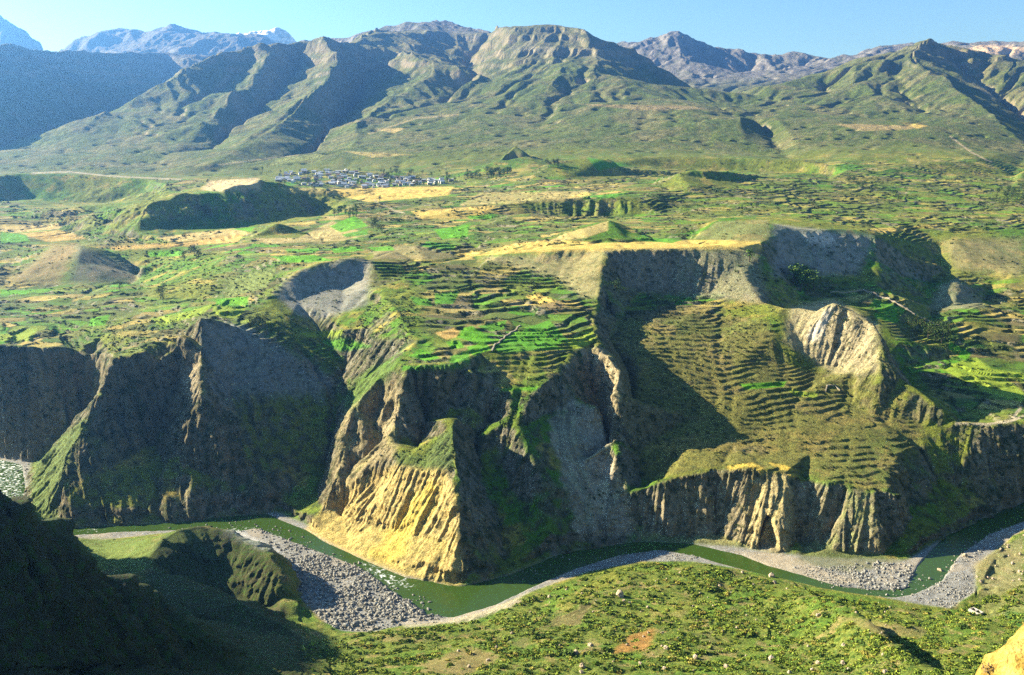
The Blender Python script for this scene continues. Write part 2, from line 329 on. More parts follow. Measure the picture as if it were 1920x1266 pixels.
# ------------------------------------------------------------------ relief detail
def samp(A, fi, fj):
    i = np.clip(fi.astype(np.int32), 0, A.shape[1] - 2); j = np.clip(fj.astype(np.int32), 0, A.shape[0] - 2)
    a = fi - i; b = fj - j
    return (A[j, i] * (1 - a) + A[j, i + 1] * a) * (1 - b) + (A[j + 1, i] * (1 - a) + A[j + 1, i + 1] * a) * b
def erode(q0, q1, h, drops, steps, depth, rounds=2, inertia=.55, roughen=.0, soft=1.0, start=None):
    """run water over the relief and return the gullies it cuts, as a fraction of the distance R"""
    gs = np.arange(-.66, .66, h); gq = np.arange(q0, q1, h)
    fi = np.interp(gs, S, np.arange(NS)); fj = np.interp(gq, Q, np.arange(NQ))
    FI, FJ = np.meshgrid(fi, fj)
    A = samp(Z, FI, FJ); Rg = np.exp(gq)[:, None]
    gsx, gqy = np.meshgrid(gs, gq)
    A = A + roughen * Rg * fbm2(gsx / (h * 22), gqy / (h * 22), 4, 31)
    cut = np.zeros_like(A)
    for rd in range(rounds):
        H = A - cut * Rg
        gy, gx = np.gradient(H); gx /= Rg * h; gy /= Rg * h
        cnt = np.zeros(A.shape)
        px = rng.uniform(1, A.shape[1] - 3, drops); py = rng.uniform(1, A.shape[0] - 3, drops)
        dx = np.zeros(drops); dy = np.zeros(drops)
        w = np.ones(drops)
        for k in range(steps):
            sx = samp(gx, px, py); sy = samp(gy, px, py)
            dx = dx * inertia - sx * (1 - inertia); dy = dy * inertia - sy * (1 - inertia)
            l = np.hypot(dx, dy) + 1e-9
            st = np.hypot(sx, sy)
            px = px + dx / l; py = py + dy / l
            ok = (px > 1) & (px < A.shape[1] - 2) & (py > 1) & (py < A.shape[0] - 2) & (st > .06)
            np.add.at(cnt, (py[ok].astype(int), px[ok].astype(int)), np.minimum(st[ok], 1.2))
            px = np.clip(px, 1, A.shape[1] - 3); py = np.clip(py, 1, A.shape[0] - 3)
        c = np.sqrt(blur(cnt, soft))
        c = c / (np.percentile(c, 99.3) + 1e-9)
        c = np.minimum(c, 1.6)
        cut = cut + depth * (c - blur(c, 9))
    out = np.zeros_like(Z)
    j0, j1 = np.searchsorted(Q, gq[0]), np.searchsorted(Q, gq[-1])
    i0, i1 = np.searchsorted(S, gs[0]), np.searchsorted(S, gs[-1])
    fi = (S[i0:i1] - gs[0]) / h; fj = (Q[j0:j1] - gq[0]) / h
    FI, FJ = np.meshgrid(fi, fj)
    out[j0:j1, i0:i1] = samp(cut, FI, FJ)
    return out
def grads(A):
    gj = np.gradient(A, axis=0) / np.gradient(Q)[:, None]
    gi = np.gradient(A, axis=1) / np.gradient(S)[None]
    dzdx = gi / RR
    dzdy = (gj - SS * gi) / RR
    return dzdx, dzdy
gx0, gy0 = grads(blur(Z, 3 * DET)); SL0 = np.hypot(gx0, gy0)
northY = np.array([(p[0] / (p[1] + R0), p[1]) for p in N_EDGE]); southY = np.array([(p[0] / (p[1] + R0), p[1]) for p in S_EDGE])
o = np.argsort(northY[:, 0]); NY = np.interp(S, northY[o, 0], northY[o, 1])[None]
o = np.argsort(southY[:, 0]); SY = np.interp(S, southY[o, 0], southY[o, 1])[None]
river_poly = [(p[0], p[1]) for p in N_EDGE] + [(p[0], p[1]) for p in reversed(S_EDGE)]
RIV = inpoly(X, YY, river_poly)
RIVs = blur(RIV.astype(float), 2.2 * DET)
def wpoly(z, pts_): return [pz(u, v, z)[:2] for u, v in pts_]
WATER_POLYS = [wpoly(0, p) for p in [
    [(-900,720),(-400,778),(-150,832),(-10,860),(40,872),(46,905),(44,950),(70,975),(110,989),(200,982),(330,975),(430,962),(500,964),(540,982),(575,995),(605,1015),(680,1050),(760,1084),(840,1096),(880,1096),(960,1073),(1050,1034),(1130,1020),(1200,1010),(1270,1014),(1330,1028),(1390,1042),(1440,1062),(1500,1078),(1570,1100),(1640,1108),(1700,1105),(1722,1062),(1772,1004),(1852,968),(1920,940),(2050,905),(2700,850),(2700,870),(2050,938),(1925,975),(1860,1000),(1800,1040),(1765,1090),(1720,1112),(1680,1121),(1620,1117),(1540,1106),(1450,1084),(1370,1062),(1300,1042),(1240,1031),(1160,1042),(1080,1066),(1000,1100),(930,1134),(850,1158),(800,1153),(770,1130),(720,1100),(690,1072),(640,1050),(580,1028),(520,1005),(480,990),(430,1000),(330,994),(220,998),(140,1004),(60,1000),(-20,960),(-60,900),(-300,840),(-900,780)],
]]
WAT = np.zeros(Z.shape, bool)
for p in WATER_POLYS: WAT |= inpoly(X, YY, p)
WAT &= RIV
wat_s = blur(WAT.astype(float), 1.6 * DET)
MM = sstep(2600, 3300, YY)                                   # mountains
NEAR = (YY < SY) * 1.0                                       # near bank
PLAT = (1 - MM) * (YY > NY + 10)
# --- gullies
er_m = erode(math.log(2300), math.log(9500), .0021, 26000, 110, .0050, 3, roughen=.0030)
er_c = erode(math.log(640), math.log(1650), .0020, 24000, 70, .0034, 2, roughen=.0016, soft=1.1)
steep = sstep(.35, .8, SL0)
Z = Z - er_m * RR * sstep(2400, 3200, YY) * (.35 + .65 * sstep(3600, 4400, YY))
mnoise = ridged2(X / 900, YY / 900, 5, 3, .5) * 20 + ridged2(X / 520 + .3 * noise2(X / 800, YY / 800, 7), YY / 700, 4, 6, .5) * (26 + 34 * sstep(-200, -700, X)) * sstep(3200, 3900, YY) + fbm2(X / 160, YY / 160, 3, 9) * 9
Z = Z + mnoise * sstep(2700, 3600, YY) * (1 - .3 * sstep(7000, 9000, YY)) * np.clip(SL0 * 3, .15, 1) * .42
far = sstep(6500, 9000, YY)
Z = Z + far * (ridged2(X / 700, YY / 1400, 5, 14, .55)) * 45
canyon = (YY > NY) * sstep(1700, 1350, YY)
Z = Z - er_c * RR * canyon * (.25 + .75 * steep) * (1 - RIVs)
# --- gentle unevenness of the plateau
Z = Z + PLAT * (fbm2(X / 90, YY / 90, 3, 5) * 1.5 + ridged2(X / 260, YY / 260, 3, 8) * 2.0) * sstep(0.03, .2, SL0 + .05) * (1 - RIVs)
PU, PV = project(X, YY, Z)
# --- streaks that follow the fall of the slopes: gullies, rills, scree
def streaks(j0, j1, sig, L, seed):
    H = blur(Z[j0:j1], 3 * DET); gj = np.gradient(H, axis=0); gi = np.gradient(H, axis=1)
    rq = np.gradient(Q[j0:j1])[:, None]; rs = np.gradient(S)[None]
    di = -gi / rs / rs; dj = -gj / rq / rq                      # downhill, in grid steps
    l = np.hypot(di, dj) + 1e-12; di = (di / l).astype(np.float32); dj = (dj / l).astype(np.float32)
    r_ = np.random.default_rng(seed); N = blur(r_.normal(size=H.shape).astype(np.float32), sig * DET); N = N / N.std()
    J, I = np.meshgrid(np.arange(H.shape[0], dtype=np.float32), np.arange(H.shape[1], dtype=np.float32), indexing='ij')
    acc = N.copy(); st_ = 1.6 * DET
    for sg in (1, -1):
        pi, pj = I.copy(), J.copy()
        for k in range(L):
            ii = np.clip(pi.astype(np.int32), 0, H.shape[1] - 1); jj = np.clip(pj.astype(np.int32), 0, H.shape[0] - 1)
            pi = np.clip(pi + sg * st_ * di[jj, ii], 0, H.shape[1] - 1); pj = np.clip(pj + sg * st_ * dj[jj, ii], 0, H.shape[0] - 1)
            acc += N[np.rint(pj).astype(np.int32), np.rint(pi).astype(np.int32)]
    acc -= acc.mean(); acc /= acc.std() + 1e-9
    out = np.zeros(Z.shape, np.float32); out[j0:j1] = acc
    return out
ja, jb, jc = np.searchsorted(Y, 240), np.searchsorted(Y, 2300), np.searchsorted(Y, 9000)
STF = streaks(ja, jb, 1.0, 11, 1); STC = streaks(ja, jb, 3.2, 20, 2)
jm = np.searchsorted(Y, 2500)
STM = streaks(jm, jc, 1.6, 14, 3); STM2 = streaks(jm, jc, 4.0, 24, 4)
mtm = sstep(2600, 3400, YY) * sstep(8600, 7800, YY) * sstep(.12, .45, SL0)
Z = Z - mtm * RR * (np.abs(STM2) * .0019 - STM * .0006) * (.35 + .65 * sstep(450, 800, Z))
# crags near the tops
crag = mtm * sstep(600, 760, Z + 60 * fbm2(X / 300, YY / 300, 3, 19)) * sstep(7200, 6300, YY)
tz = Z / 70 + .6 * fbm2(X / 400, YY / 400, 4, 20); tzf = tz - np.floor(tz)
Z = Z + crag * (sstep(.45, .8, tzf) - tzf) * 70 * .36
hl = sstep(.25, .5, SL0) * sstep(1650, 1750, YY) * sstep(2500, 2300, YY)
Z = Z - hl * (np.abs(STC) * 3.0 - STF * .8)
Z = Z + sstep(1650, 1760, YY) * sstep(2500, 2300, YY) * (X < -250) * blur(sstep(.1, .35, SL0), 6 * DET) * fbm2(X / 60, YY / 60, 4, 28) * 9
# --- terraces
smooth_polys = [
    [(270,372),(500,330),(650,380),(600,412),(240,445)], [(20,320),(290,330),(275,390),(40,390)], [(20,530),(100,455),(180,455),(265,520),(240,535)],
    [(480,585),(560,505),(660,482),(700,500),(690,590),(560,640)], [(1040,450),(1140,405),(1215,450)], [(1300,450),(1330,410),(1450,405),(1650,430),(1640,530),(1420,520),(1380,462)],
    [(890,478),(1140,455),(1430,462),(1430,500),(1130,560),(1060,520)], [(680,486),(720,460),(870,480),(850,490)], [(1720,580),(1780,515),(1860,580)], [(1470,575),(1565,555),(1660,600),(1760,760),(1700,760),(1560,700),(1480,690)],
    [(1370,480),(1440,560),(1480,600),(1350,600)], [(1740,440),(1930,430),(1930,530),(1760,510)], [(640,740),(760,670),(760,800),(600,990),(560,960)], [(640,560),(760,520),(800,560),(780,660),(660,720)],
    [(1020,330),(1090,288),(1160,300),(1170,335)],[(1230,350),(1300,312),(1400,350)], [(900,330),(965,268),(1000,310)], [(470,448),(520,412),(585,446)], [(240,480),(420,470),(400,560),(280,560)]]
SM = np.zeros(Z.shape)
for p in smooth_polys: SM[inpoly(PU, PV, p)] = 1
SM = blur(SM, 4 * DET)
benches = np.zeros(Z.shape)
for p in [[(1440,690),(1600,700),(1720,760),(1700,930),(1560,900),(1360,880),(1330,850)],[(1160,600),(1440,600),(1440,720),(1300,800),(1180,780)],[(880,690),(1060,640),(1010,735),(900,735)]]:
    benches[inpoly(PU, PV, p)] = 1
benches = blur(benches, 4 * DET)
gx1, gy1 = grads(blur(Z, 4 * DET)); SL1 = np.hypot(gx1, gy1)
TM = np.clip(sstep(.62, .4, SL1), 0, 1) * sstep(840, 900, YY) * sstep(2900, 2300, YY) * (YY > NY + 25) * (1 - SM) * (1 - RIVs)
TM = np.maximum(TM * sstep(-.75, -.2, fbm2(X / 120, YY / 120, 3, 23)), benches * sstep(1.0, .7, SL1) * .85 * sstep(-.5, .1, fbm2(X / 50, YY / 50, 3, 22)))
TM = blur(TM, 1.5 * DET) * (1 - .35 * benches)
hstep = np.where(YY < 1300, 3.4, np.where(YY < 1800, 4.2, 5.5))
hq = 3.2 + np.floor(np.clip((YY - 1000) / 500, 0, 4)) * .9
patch = np.floor(fbm2(X / 170, YY / 120, 3, 24) * 2.2 + .5)
hq = 3.5 + .9 * np.sin(patch * 2.4)
tt = Z / hq + fbm2(X / 130, YY / 130, 4, 21) * 1.3 + patch * .37
TI = np.floor(tt) + patch * 31; tf = tt - np.floor(tt)
ramp = sstep(.66, .97, tf)
Zt = Z + (ramp - tf) * hq * .95
Z = Z * (1 - TM) + Zt * TM
RISER = TM * np.clip(sstep(.6, .72, tf) * sstep(1.02, .93, tf), 0, 1)
# --- near bank : hummocks, low ridges, ravine
nb = sstep(0, 14, SY - YY) * (YY > 300)
Z = Z + nb * (fbm2(X / 55, YY / 55, 4, 41) * 2.6 + ridged2(X / 30, YY / 22, 3, 44) * .55)
tb = Z / 2.1 + fbm2(X / 38, YY / 38, 3, 45) * 1.1; tbf = tb - np.floor(tb)
nbr = nb * (PU > 560) * sstep(-.5, .1, fbm2(X / 70, YY / 50, 3, 46)) * (YY > 380)
Z = Z + nbr * (sstep(.55, .95, tbf) - tbf) * 2.1 * .8
NBR = nbr * sstep(.5, .68, tbf) * sstep(1.0, .92, tbf)
def bump_line(p, w_l, w_r, h):
    """a low ridge along a line on the ground, steep on one side"""
    global Z
    P = [pz(u, v, z)[:2] for u, v, z in p]
    best = np.full(Z.shape, 1e9); sd = np.zeros(Z.shape); tp = np.zeros(Z.shape)
    L = 0; tot = sum(math.dist(a, b) for a, b in zip(P, P[1:]))
    for a, b in zip(P, P[1:]):
        d = (b[0] - a[0], b[1] - a[1]); ll = math.hypot(*d)
        t = np.clip(((X - a[0]) * d[0] + (YY - a[1]) * d[1]) / ll ** 2, 0, 1)
        qx = X - a[0] - t * d[0]; qy = YY - a[1] - t * d[1]
        dist = np.hypot(qx, qy); side = np.sign(d[0] * qy - d[1] * qx)
        m = dist < best
        best[m] = dist[m]; sd[m] = side[m]; tp[m] = ((L + t * ll) / tot)[m]; L += ll
    ww = np.where(sd > 0, w_l, w_r)
    prof = np.exp(-(best / ww) ** 2) * np.sin(np.pi * np.clip(tp * .88 + .06, 0, 1)) ** .6
    Z = Z + h * prof
bump_line([(1520,1135,5),(1545,1165,8),(1590,1205,18),(1660,1250,32),(1740,1300,46)], 12, 24, 20)
bump_line([(1590,1165,6),(1650,1210,16),(1720,1262,34)], 14, 14, -7)
bump_line([(1570,1130,5),(1640,1160,8),(1730,1190,18)], 7, 18, 4)
bump_line([(1180,1100,4),(1130,1140,6),(1000,1165,8)], 9, 14, 2.5)
# --- river bed
bed = 1.0 + fbm2(X / 14, YY / 14, 3, 51) * .45
Z = Z * (1 - RIVs) + bed * RIVs
Z = Z * (1 - wat_s) + (-1.3) * wat_s
# --- surfaces with relief sideways too: ribs and ledges of the cliffs
gx2, gy2 = grads(blur(Z, 2.2 * DET)); SL2 = np.hypot(gx2, gy2)
cl = sstep(.42, .95, SL2) * sstep(180, 240, YY) * sstep(2100, 1500, YY) * (1 - wat_s) * (1 - TM)
nx = -gx2 / (SL2 + 1e-6); ny = -gy2 / (SL2 + 1e-6)
lj = np.zeros(Z.shape); sel = cl > .02
xs, ys, zs_ = X[sel], YY[sel], Z[sel]
w1 = noise3(xs / 60, ys / 60, zs_ / 90, 61) * 9
a = (1 - 2 * np.abs(noise3((xs + w1) / 34, (ys + w1) / 34, zs_ / 120, 62))) * 3.4
a += (.8 - np.abs(STC[sel])) * 1.9 * (.6 + .8 * np.clip(noise3(xs / 30, ys / 30, zs_ / 22, 60) + .4, 0, 1)) + STF[sel] * .8
a += (1 - 2 * np.abs(noise3(xs / 13, ys / 13, zs_ / 10, 58))) * 1.3
a += np.abs(noise3(xs / 70, ys / 70, zs_ / 3.6, 68)) * 1.5 * (noise3(xs / 40, ys / 40, zs_ / 25, 69) > -.1) + noise3(xs / 2.3, ys / 2.3, zs_ / 2.3, 70) * .5
a += noise3(xs / 4.2, ys / 4.2, zs_ / 6, 64) * .7
a += noise3(xs / 80, ys / 80, zs_ / 6.5, 65) * .9
nearm = np.maximum(sstep(520, 440, ys), .6 * (PU[sel] < 560) * (ys < 712) * (ys < SY.repeat(NQ, 0)[sel]))
a = a + nearm * ((1 - 2 * np.abs(noise3(xs / 26, ys / 26, zs_ / 18, 66))) * 5 + (1 - 2 * np.abs(noise3(xs / 9, ys / 9, zs_ / 7, 67))) * 2.6)
lj[sel] = (a - 1.5) * cl[sel]
# the arched hollow in the river cliff
cave = inpoly(PU, PV, [(1424,1030),(1428,1000),(1434,975),(1440,966),(1447,972),(1452,990),(1455,1010),(1460,1030)]) & (YY > 690) & (YY < 800)
cave_s = blur(cave.astype(float), .8 * DET)
X2 = X + nx * lj * .9; Y2 = YY + ny * lj * .9
Y2 = Y2 + cave_s * 13
dnx, dny, dSL = gx2, gy2, SL2
# ------------------------------------------------------------------ what grows or lies on each bit of ground (albedo, with shade painted in at the lower left)
PU, PV = project(X2, Y2, Z)
COL = np.zeros(Z.shape + (3,), np.float32)
def setc(c): COL[:] = c
def mixc(m, c):
    global COL
    m = np.clip(m, 0, 1)[..., None].astype(np.float32)
    COL = COL * (1 - m) + np.asarray(c, np.float32) * m
n_a = fbm2(X / 220, YY / 220, 4, 71); n_b = fbm2(X / 45, YY / 45, 4, 72); n_c = fbm2(X / 9, YY / 9, 3, 73); n_d = fbm2(X / 3, YY / 3, 2, 74)
green, olive, dry, scrub = (.075, .165, .012), (.155, .175, .022), (.35, .26, .055), (.022, .046, .009)
setc(olive)
mixc(sstep(-.2, .5, n_a + .4 * n_b), green)
mixc(sstep(.1, .7, n_b + .3 * n_c) * .8, dry)
mixc(sstep(.05, .5, n_c + .4 * n_d) * .6, scrub)
# mountains
mnt = sstep(2500, 3100, YY)
mixc(mnt, (.088, .118, .022))
mixc(mnt * sstep(-.1, .6, n_a + .5 * n_b) * .7, (.17, .150, .060))
mixc(mnt * sstep(.0, .6, fbm2(X / 70, YY / 70, 3, 75) + .2) * .45, (.06, .085, .028))
gxf, gyf = grads(Z); SLF = np.hypot(gxf, gyf)
mixc(mnt * sstep(.75, 1.25, SLF) * .75, (.26, .21, .15))
mixc(mnt * sstep(650, 850, Z) * .35, (.22, .18, .11))
mixc(mnt * np.clip(STM * .25 + .1, 0, .5), (.17, .15, .07))
mixc(mnt * np.clip(-STM2 * .2, 0, .5), (.045, .068, .02))
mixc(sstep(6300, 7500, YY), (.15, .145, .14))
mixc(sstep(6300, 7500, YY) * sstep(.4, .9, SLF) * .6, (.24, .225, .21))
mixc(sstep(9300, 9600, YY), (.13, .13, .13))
mixc(sstep(10450, 10550, YY) * sstep(1060, 1180, Z + 100 * n_a), (.85, .87, .9))
# terraces and fields
# plots: irregular cells stretched along the contour, each one crop, with hedged edges
wx = X + 16 * noise2(X / 70, YY / 70, 81); wy = YY + 8 * noise2(X / 90, YY / 60, 82)
zs_f = np.where(YY > 1700, 1.35, 1.0)
cu, cv = wx / (46 * zs_f), wy / (26 * zs_f)
iu, iv = np.floor(cu), np.floor(cv)
f1 = np.full(Z.shape, 9., np.float32); f2 = f1.copy(); hid = np.zeros(Z.shape, np.float32); hid2 = hid.copy()
def hsh(a, b, k): return (np.abs(np.sin(a * 127.1 + b * 311.7 + k * 74.7)) * 43758.5453) % 1
for dx_ in (-1, 0, 1):
    for dy_ in (-1, 0, 1):
        a_, b_ = iu + dx_, iv + dy_
        d_ = np.hypot(cu - a_ - .15 - .7 * hsh(a_, b_, 1), (cv - b_ - .15 - .7 * hsh(a_, b_, 2))).astype(np.float32)
        c_ = d_ < f1
        f2 = np.where(c_, f1, np.minimum(f2, d_)); hid = np.where(c_, hsh(a_, b_, 3), hid); hid2 = np.where(c_, hsh(a_, b_, 4), hid2); f1 = np.where(c_, d_, f1)
PLOT = (1 - SM) * sstep(.34, .2, SL1) * sstep(900, 1000, YY) * sstep(2900, 2400, YY) * (YY > NY + 25) * (1 - RIVs)
FW = np.maximum(TM * .8, PLOT * .9) * (1 - .45 * sstep(150, 350, X) * sstep(1250, 1400, YY)) * (1 - .6 * benches)
FW = FW * np.clip(.78 + .22 * sstep(-.35, .0, n_a + .5 * n_b), 0, 1)
pal = np.array([(.085, .20, .016), (.085, .17, .02), (.13, .165, .03), (.17, .165, .04), (.34, .26, .07), (.12, .095, .045), (.075, .13, .02), (.17, .22, .03), (.085, .25, .012), (.26, .20, .065), (.10, .13, .03), (.42, .31, .085)], np.float32)
fc = pal[np.clip(hid * 11.99, 0, 11).astype(int)] * (.8 + .4 * hid2[..., None]).astype(np.float32)
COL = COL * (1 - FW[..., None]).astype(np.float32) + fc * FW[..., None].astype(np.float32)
HEDGE = sstep(.12, .05, f2 - f1) * FW * (.4 + .6 * (noise2(X / 30, YY / 30, 83) > -.15))
mixc(HEDGE * .85, (.026, .045, .012))
mixc(TM * sstep(.0, .5, n_c + .2 * n_b) * .2, (.07, .09, .025))
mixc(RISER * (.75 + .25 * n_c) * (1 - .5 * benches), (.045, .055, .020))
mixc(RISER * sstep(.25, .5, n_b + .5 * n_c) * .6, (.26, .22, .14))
# bare cliffs
bare = sstep(.60, 1.05, SL2 + .22 * n_c + .12 * n_b) * (YY < 2400)
strat = noise3(X / 140, YY / 140, Z / 5.0, 91)
streak = STF * .45
rock = np.zeros_like(COL) + np.array((.165, .138, .075), np.float32)
def mixa(A, m, c): return A * (1 - np.clip(m, 0, 1)[..., None]) + np.asarray(c, np.float32) * np.clip(m, 0, 1)[..., None]
rock = mixa(rock, sstep(-.1, .5, strat) * .5, (.215, .175, .095))
rock = mixa(rock, sstep(.1, .6, streak) * .55, (.085, .075, .04))
rock = mixa(rock, sstep(.1, .6, n_a) * .5, (.15, .145, .11))
COL = mixa(COL, bare, rock)
mixc(bare * sstep(.3, 1.5, STC + .5 * STF) * .5, (.30, .265, .18))
mixc(bare * sstep(.05, .45, n_c + .35 * n_b + .3 * streak - .25 * (SL2 - 1)) * .75, (.050, .062, .020))
# near bank
nbm = np.clip(nb, 0, 1) * (SL2 < 9)
mixc(nbm, (.155, .175, .030))
mixc(nbm * sstep(-.1, .5, n_b), (.11, .18, .020))
mixc(nbm * sstep(.1, .6, fbm2(X / 16, YY / 16, 3, 95)) * .85, (.25, .19, .07))
mixc(NBR * .6, (.06, .10, .015))
mixc(nbm * sstep(.0, .6, n_c + .4 * n_d) * .5, (.07, .12, .016))
mixc(sstep(300, 280, PU + .55 * (PV - 1000)) * sstep(640, 560, YY) * .9, (.040, .040, .018))  # near spur darkened by colour: deep shade put into the albedo
mixc(sstep(440, 400, YY), (.045, .042, .02))  # slope below the camera darkened likewise, shade held in the colour
# gravel and sand
grav = np.clip(RIVs, 0, 1)
gcol = np.zeros_like(COL) + np.array((.20, .195, .17), np.float32)
gcol = mixa(gcol, sstep(-.2, .5, n_d + .3 * n_c) * .6, (.31, .30, .27))
gcol = mixa(gcol, sstep(.2, .6, n_b) * .5, (.33, .28, .20))
COL = mixa(COL, grav, gcol)
SPK = .35 + .3 * bare
SPK = SPK * (1 - .8 * FW) * (1 - RIVs)
SPK = np.where(YY < SY, .6, SPK)
def paint(poly, c, a=1.0, soft=1.0, rough=.0, dmin=0, dmax=1e9, spk=.12):
    p = np.asarray(poly, float)
    k = (PU > p[:, 0].min() - 8) & (PU < p[:, 0].max() + 8) & (PV > p[:, 1].min() - 6) & (PV < p[:, 1].max() + 6) & (YY > max(dmin, 100)) & (YY < dmax)
    if not k.any(): return
    jj = np.flatnonzero(k.any(1)); ii = np.flatnonzero(k.any(0))
    sl = (slice(max(jj[0] - 6, 0), jj[-1] + 7), slice(max(ii[0] - 6, 0), ii[-1] + 7))
    u_ = PU[sl] + rough * 6 * n_c[sl]; v_ = PV[sl] + rough * 3 * n_c[sl]
    m = (inpoly(u_, v_, poly) & (YY[sl] > dmin) & (YY[sl] < dmax)).astype(float)
    if soft: m = blur(m, soft * DET)
    m = np.clip(m * a, 0, 1)[..., None].astype(np.float32)
    COL[sl] = COL[sl] * (1 - m) + np.asarray(c, np.float32) * m
    if spk is not None: SPK[sl] = SPK[sl] * (1 - m[..., 0]) + spk * m[..., 0]
YEL, TAN, ORG, BRN = (.52, .37, .09), (.44, .33, .12), (.48, .31, .09), (.17, .12, .06)
BG, MG, YG, DG = (.09, .265, .009), (.075, .22, .014), (.21, .28, .025), (.045, .09, .016)
paint([(1140,600),(1250,580),(1440,600),(1480,690),(1600,700),(1740,770),(1700,930),(1560,900),(1360,875),(1200,900),(1170,780)], (.165, .135, .045), .55, 3, 1, spk=.4)
# plateau grass and stubble
for p, c, a in [
    ([(890,480),(960,458),(1040,449),(1130,456),(1300,450),(1425,450),(1432,472),(1330,468),(1133,472),(1000,473)], YEL, .85),
    ([(1020,455),(1060,438),(1140,414),(1140,432),(1100,446)], TAN, .8), ([(1300,448),(1345,415),(1440,412),(1448,455)], (.24,.21,.09), .6),
    ([(600,358),(700,352),(850,350),(842,366),(780,372),(690,379),(640,368)], YEL, .9), ([(0,426),(118,419),(112,429),(0,440)], TAN, .85), ([(36,438),(110,431),(165,448),(90,454)], ORG, .7),
    ([(290,446),(440,428),(472,438),(330,455)], TAN, .9), ([(335,456),(462,436),(445,454),(210,470),(205,462)], ORG, .8), ([(470,447),(560,446),(640,406),(600,405),(690,440),(640,452),(500,458)], (.36,.28,.11), .8),
    ([(985,556),(1010,550),(1046,565),(1012,572)], YEL, .95), ([(1012,573),(1048,563),(1068,580),(1040,590)], BRN, .7), ([(815,624),(850,616),(872,628),(835,637)], ORG, .9),
    ([(900,361),(1110,358),(1085,376),(860,386)], (.34,.27,.10), .7), ([(770,396),(930,385),(905,405),(790,411)], YEL, .75), ([(850,471),(908,470),(890,481),(860,480)], YEL, .9), ([(700,462),(780,460),(860,482),(820,487),(700,486)], (.24,.19,.09), .7),
    ([(1360,875),(1410,867),(1430,876),(1434,892),(1424,892),(1420,880),(1400,875),(1370,881)], (.5,.36,.06), .95), ([(1440,867),(1470,872),(1502,884),(1462,881)], (.5,.36,.06), .95), ([(1475,889),(1500,887),(1496,894),(1478,897)], (.5,.36,.06), .95),
    ([(1625,430),(1700,425),(1690,435),(1640,438)], YEL, .8), ([(1690,425),(1760,420),(1750,428)], YEL, .6), ([(1580,558),(1640,548),(1630,556),(1600,566)], (.3,.27,.07), .8),
    ([(1100,360),(1110,366),(1060,372)], YEL, .8), ([(640,283),(780,290),(700,296)], TAN, .5), ([(700,242),(760,240),(740,250)], TAN, .8), ([(1560,232),(1740,236),(1700,243),(1620,246)], (.33,.24,.1), .7), ([(1690,230),(1740,236),(1720,242)], YEL, .8),
    ([(1080,195),(1290,198),(1330,205),(1200,207)], (.26,.19,.09), .7), ([(500,352),(600,352),(640,368),(560,362)], TAN, .5), ([(520,298),(620,285),(600,296),(500,312)], (.2,.22,.06), .6),
]: paint(p, c, a, .8, .12)
for p, c in [
    ([(868,616),(885,611),(928,640),(900,646),(856,632)], BG), ([(836,641),(860,638),(872,652),(848,655)], BG), ([(874,650),(912,644),(922,656),(886,667)], BG), ([(845,668),(880,656),(882,680),(842,682)], MG),
    ([(766,668),(788,654),(826,671),(800,678)], BG), ([(756,686),(880,682),(868,691),(752,695)], MG), ([(935,729),(1010,725),(1004,733),(940,734)], BG), ([(1058,640),(1108,612),(1120,640),(1078,656)], YG),
    ([(980,618),(1030,600),(1066,640),(1030,650),(970,650)], MG), ([(925,640),(980,625),(1060,655),(920,662)], MG), ([(768,556),(806,561),(810,574),(780,572)], MG), ([(815,551),(862,546),(850,570),(815,570)], MG), ([(895,612),(950,600),(945,618),(920,622)], MG),
    ([(505,481),(590,478),(625,489),(545,493)], BG), ([(620,466),(660,461),(684,470),(626,475)], BG), ([(690,464),(735,461),(740,470),(700,471)], BG), ([(532,466),(600,468),(590,474),(540,473)], MG),
    ([(275,472),(345,470),(340,480),(282,482)], BG), ([(405,561),(465,556),(466,574),(405,572)], BG), ([(398,575),(462,576),(450,596),(420,598),(400,586)], YG), ([(170,597),(207,590),(196,610),(165,612)], BG), ([(0,543),(55,545),(50,552),(0,553)], BG), ([(0,434),(50,441),(56,453),(0,456)], MG),
    ([(618,425),(664,404),(690,424),(640,436)], BG), ([(815,431),(882,420),(876,444),(828,449)], BG), ([(800,452),(855,460),(850,470),(790,462)], MG), ([(873,404),(932,402),(922,411),(880,411)], BG), ([(640,440),(690,430),(690,440),(650,445)], MG), ([(430,430),(480,425),(470,434)], BG),
    ([(1385,720),(1475,715),(1470,725),(1400,731)], BG), ([(1475,731),(1535,737),(1530,747),(1490,741)], YG), ([(1640,586),(1690,600),(1678,607),(1640,596)], MG), ([(1560,548),(1620,540),(1600,552)], (.2,.21,.05)),
    ([(1760,690),(1830,670),(1920,735),(1920,755),(1850,735)], YG), ([(1780,640),(1822,662),(1812,676),(1780,655)], BG), ([(1850,690),(1920,700),(1920,720)], YG), ([(1745,600),(1800,615),(1790,640),(1740,620)], DG), ([(1640,560),(1700,580),(1680,600),(1630,575)], MG),
    ([(280,598),(345,586),(400,570),(380,590),(300,612)], YG), ([(0,628),(70,615),(60,640),(0,640)], YG), ([(560,625),(645,618),(640,632),(580,634)], YG), ([(600,640),(640,632),(700,650),(640,660)], MG), ([(430,520),(520,500),(500,540),(420,560)], (.13,.16,.04)),
    ([(1090,370),(1180,360),(1150,372)], MG), ([(1000,455),(1010,450),(975,465),(950,470)], DG), ([(1190,445),(1280,450),(1260,456),(1200,452)], MG), ([(530,340),(560,345),(540,350)], MG), ([(1100,295),(1180,310),(1120,320)], MG), ([(290,420),(430,395),(300,440)], DG),
]: paint(p, c, .92, .7, .08)
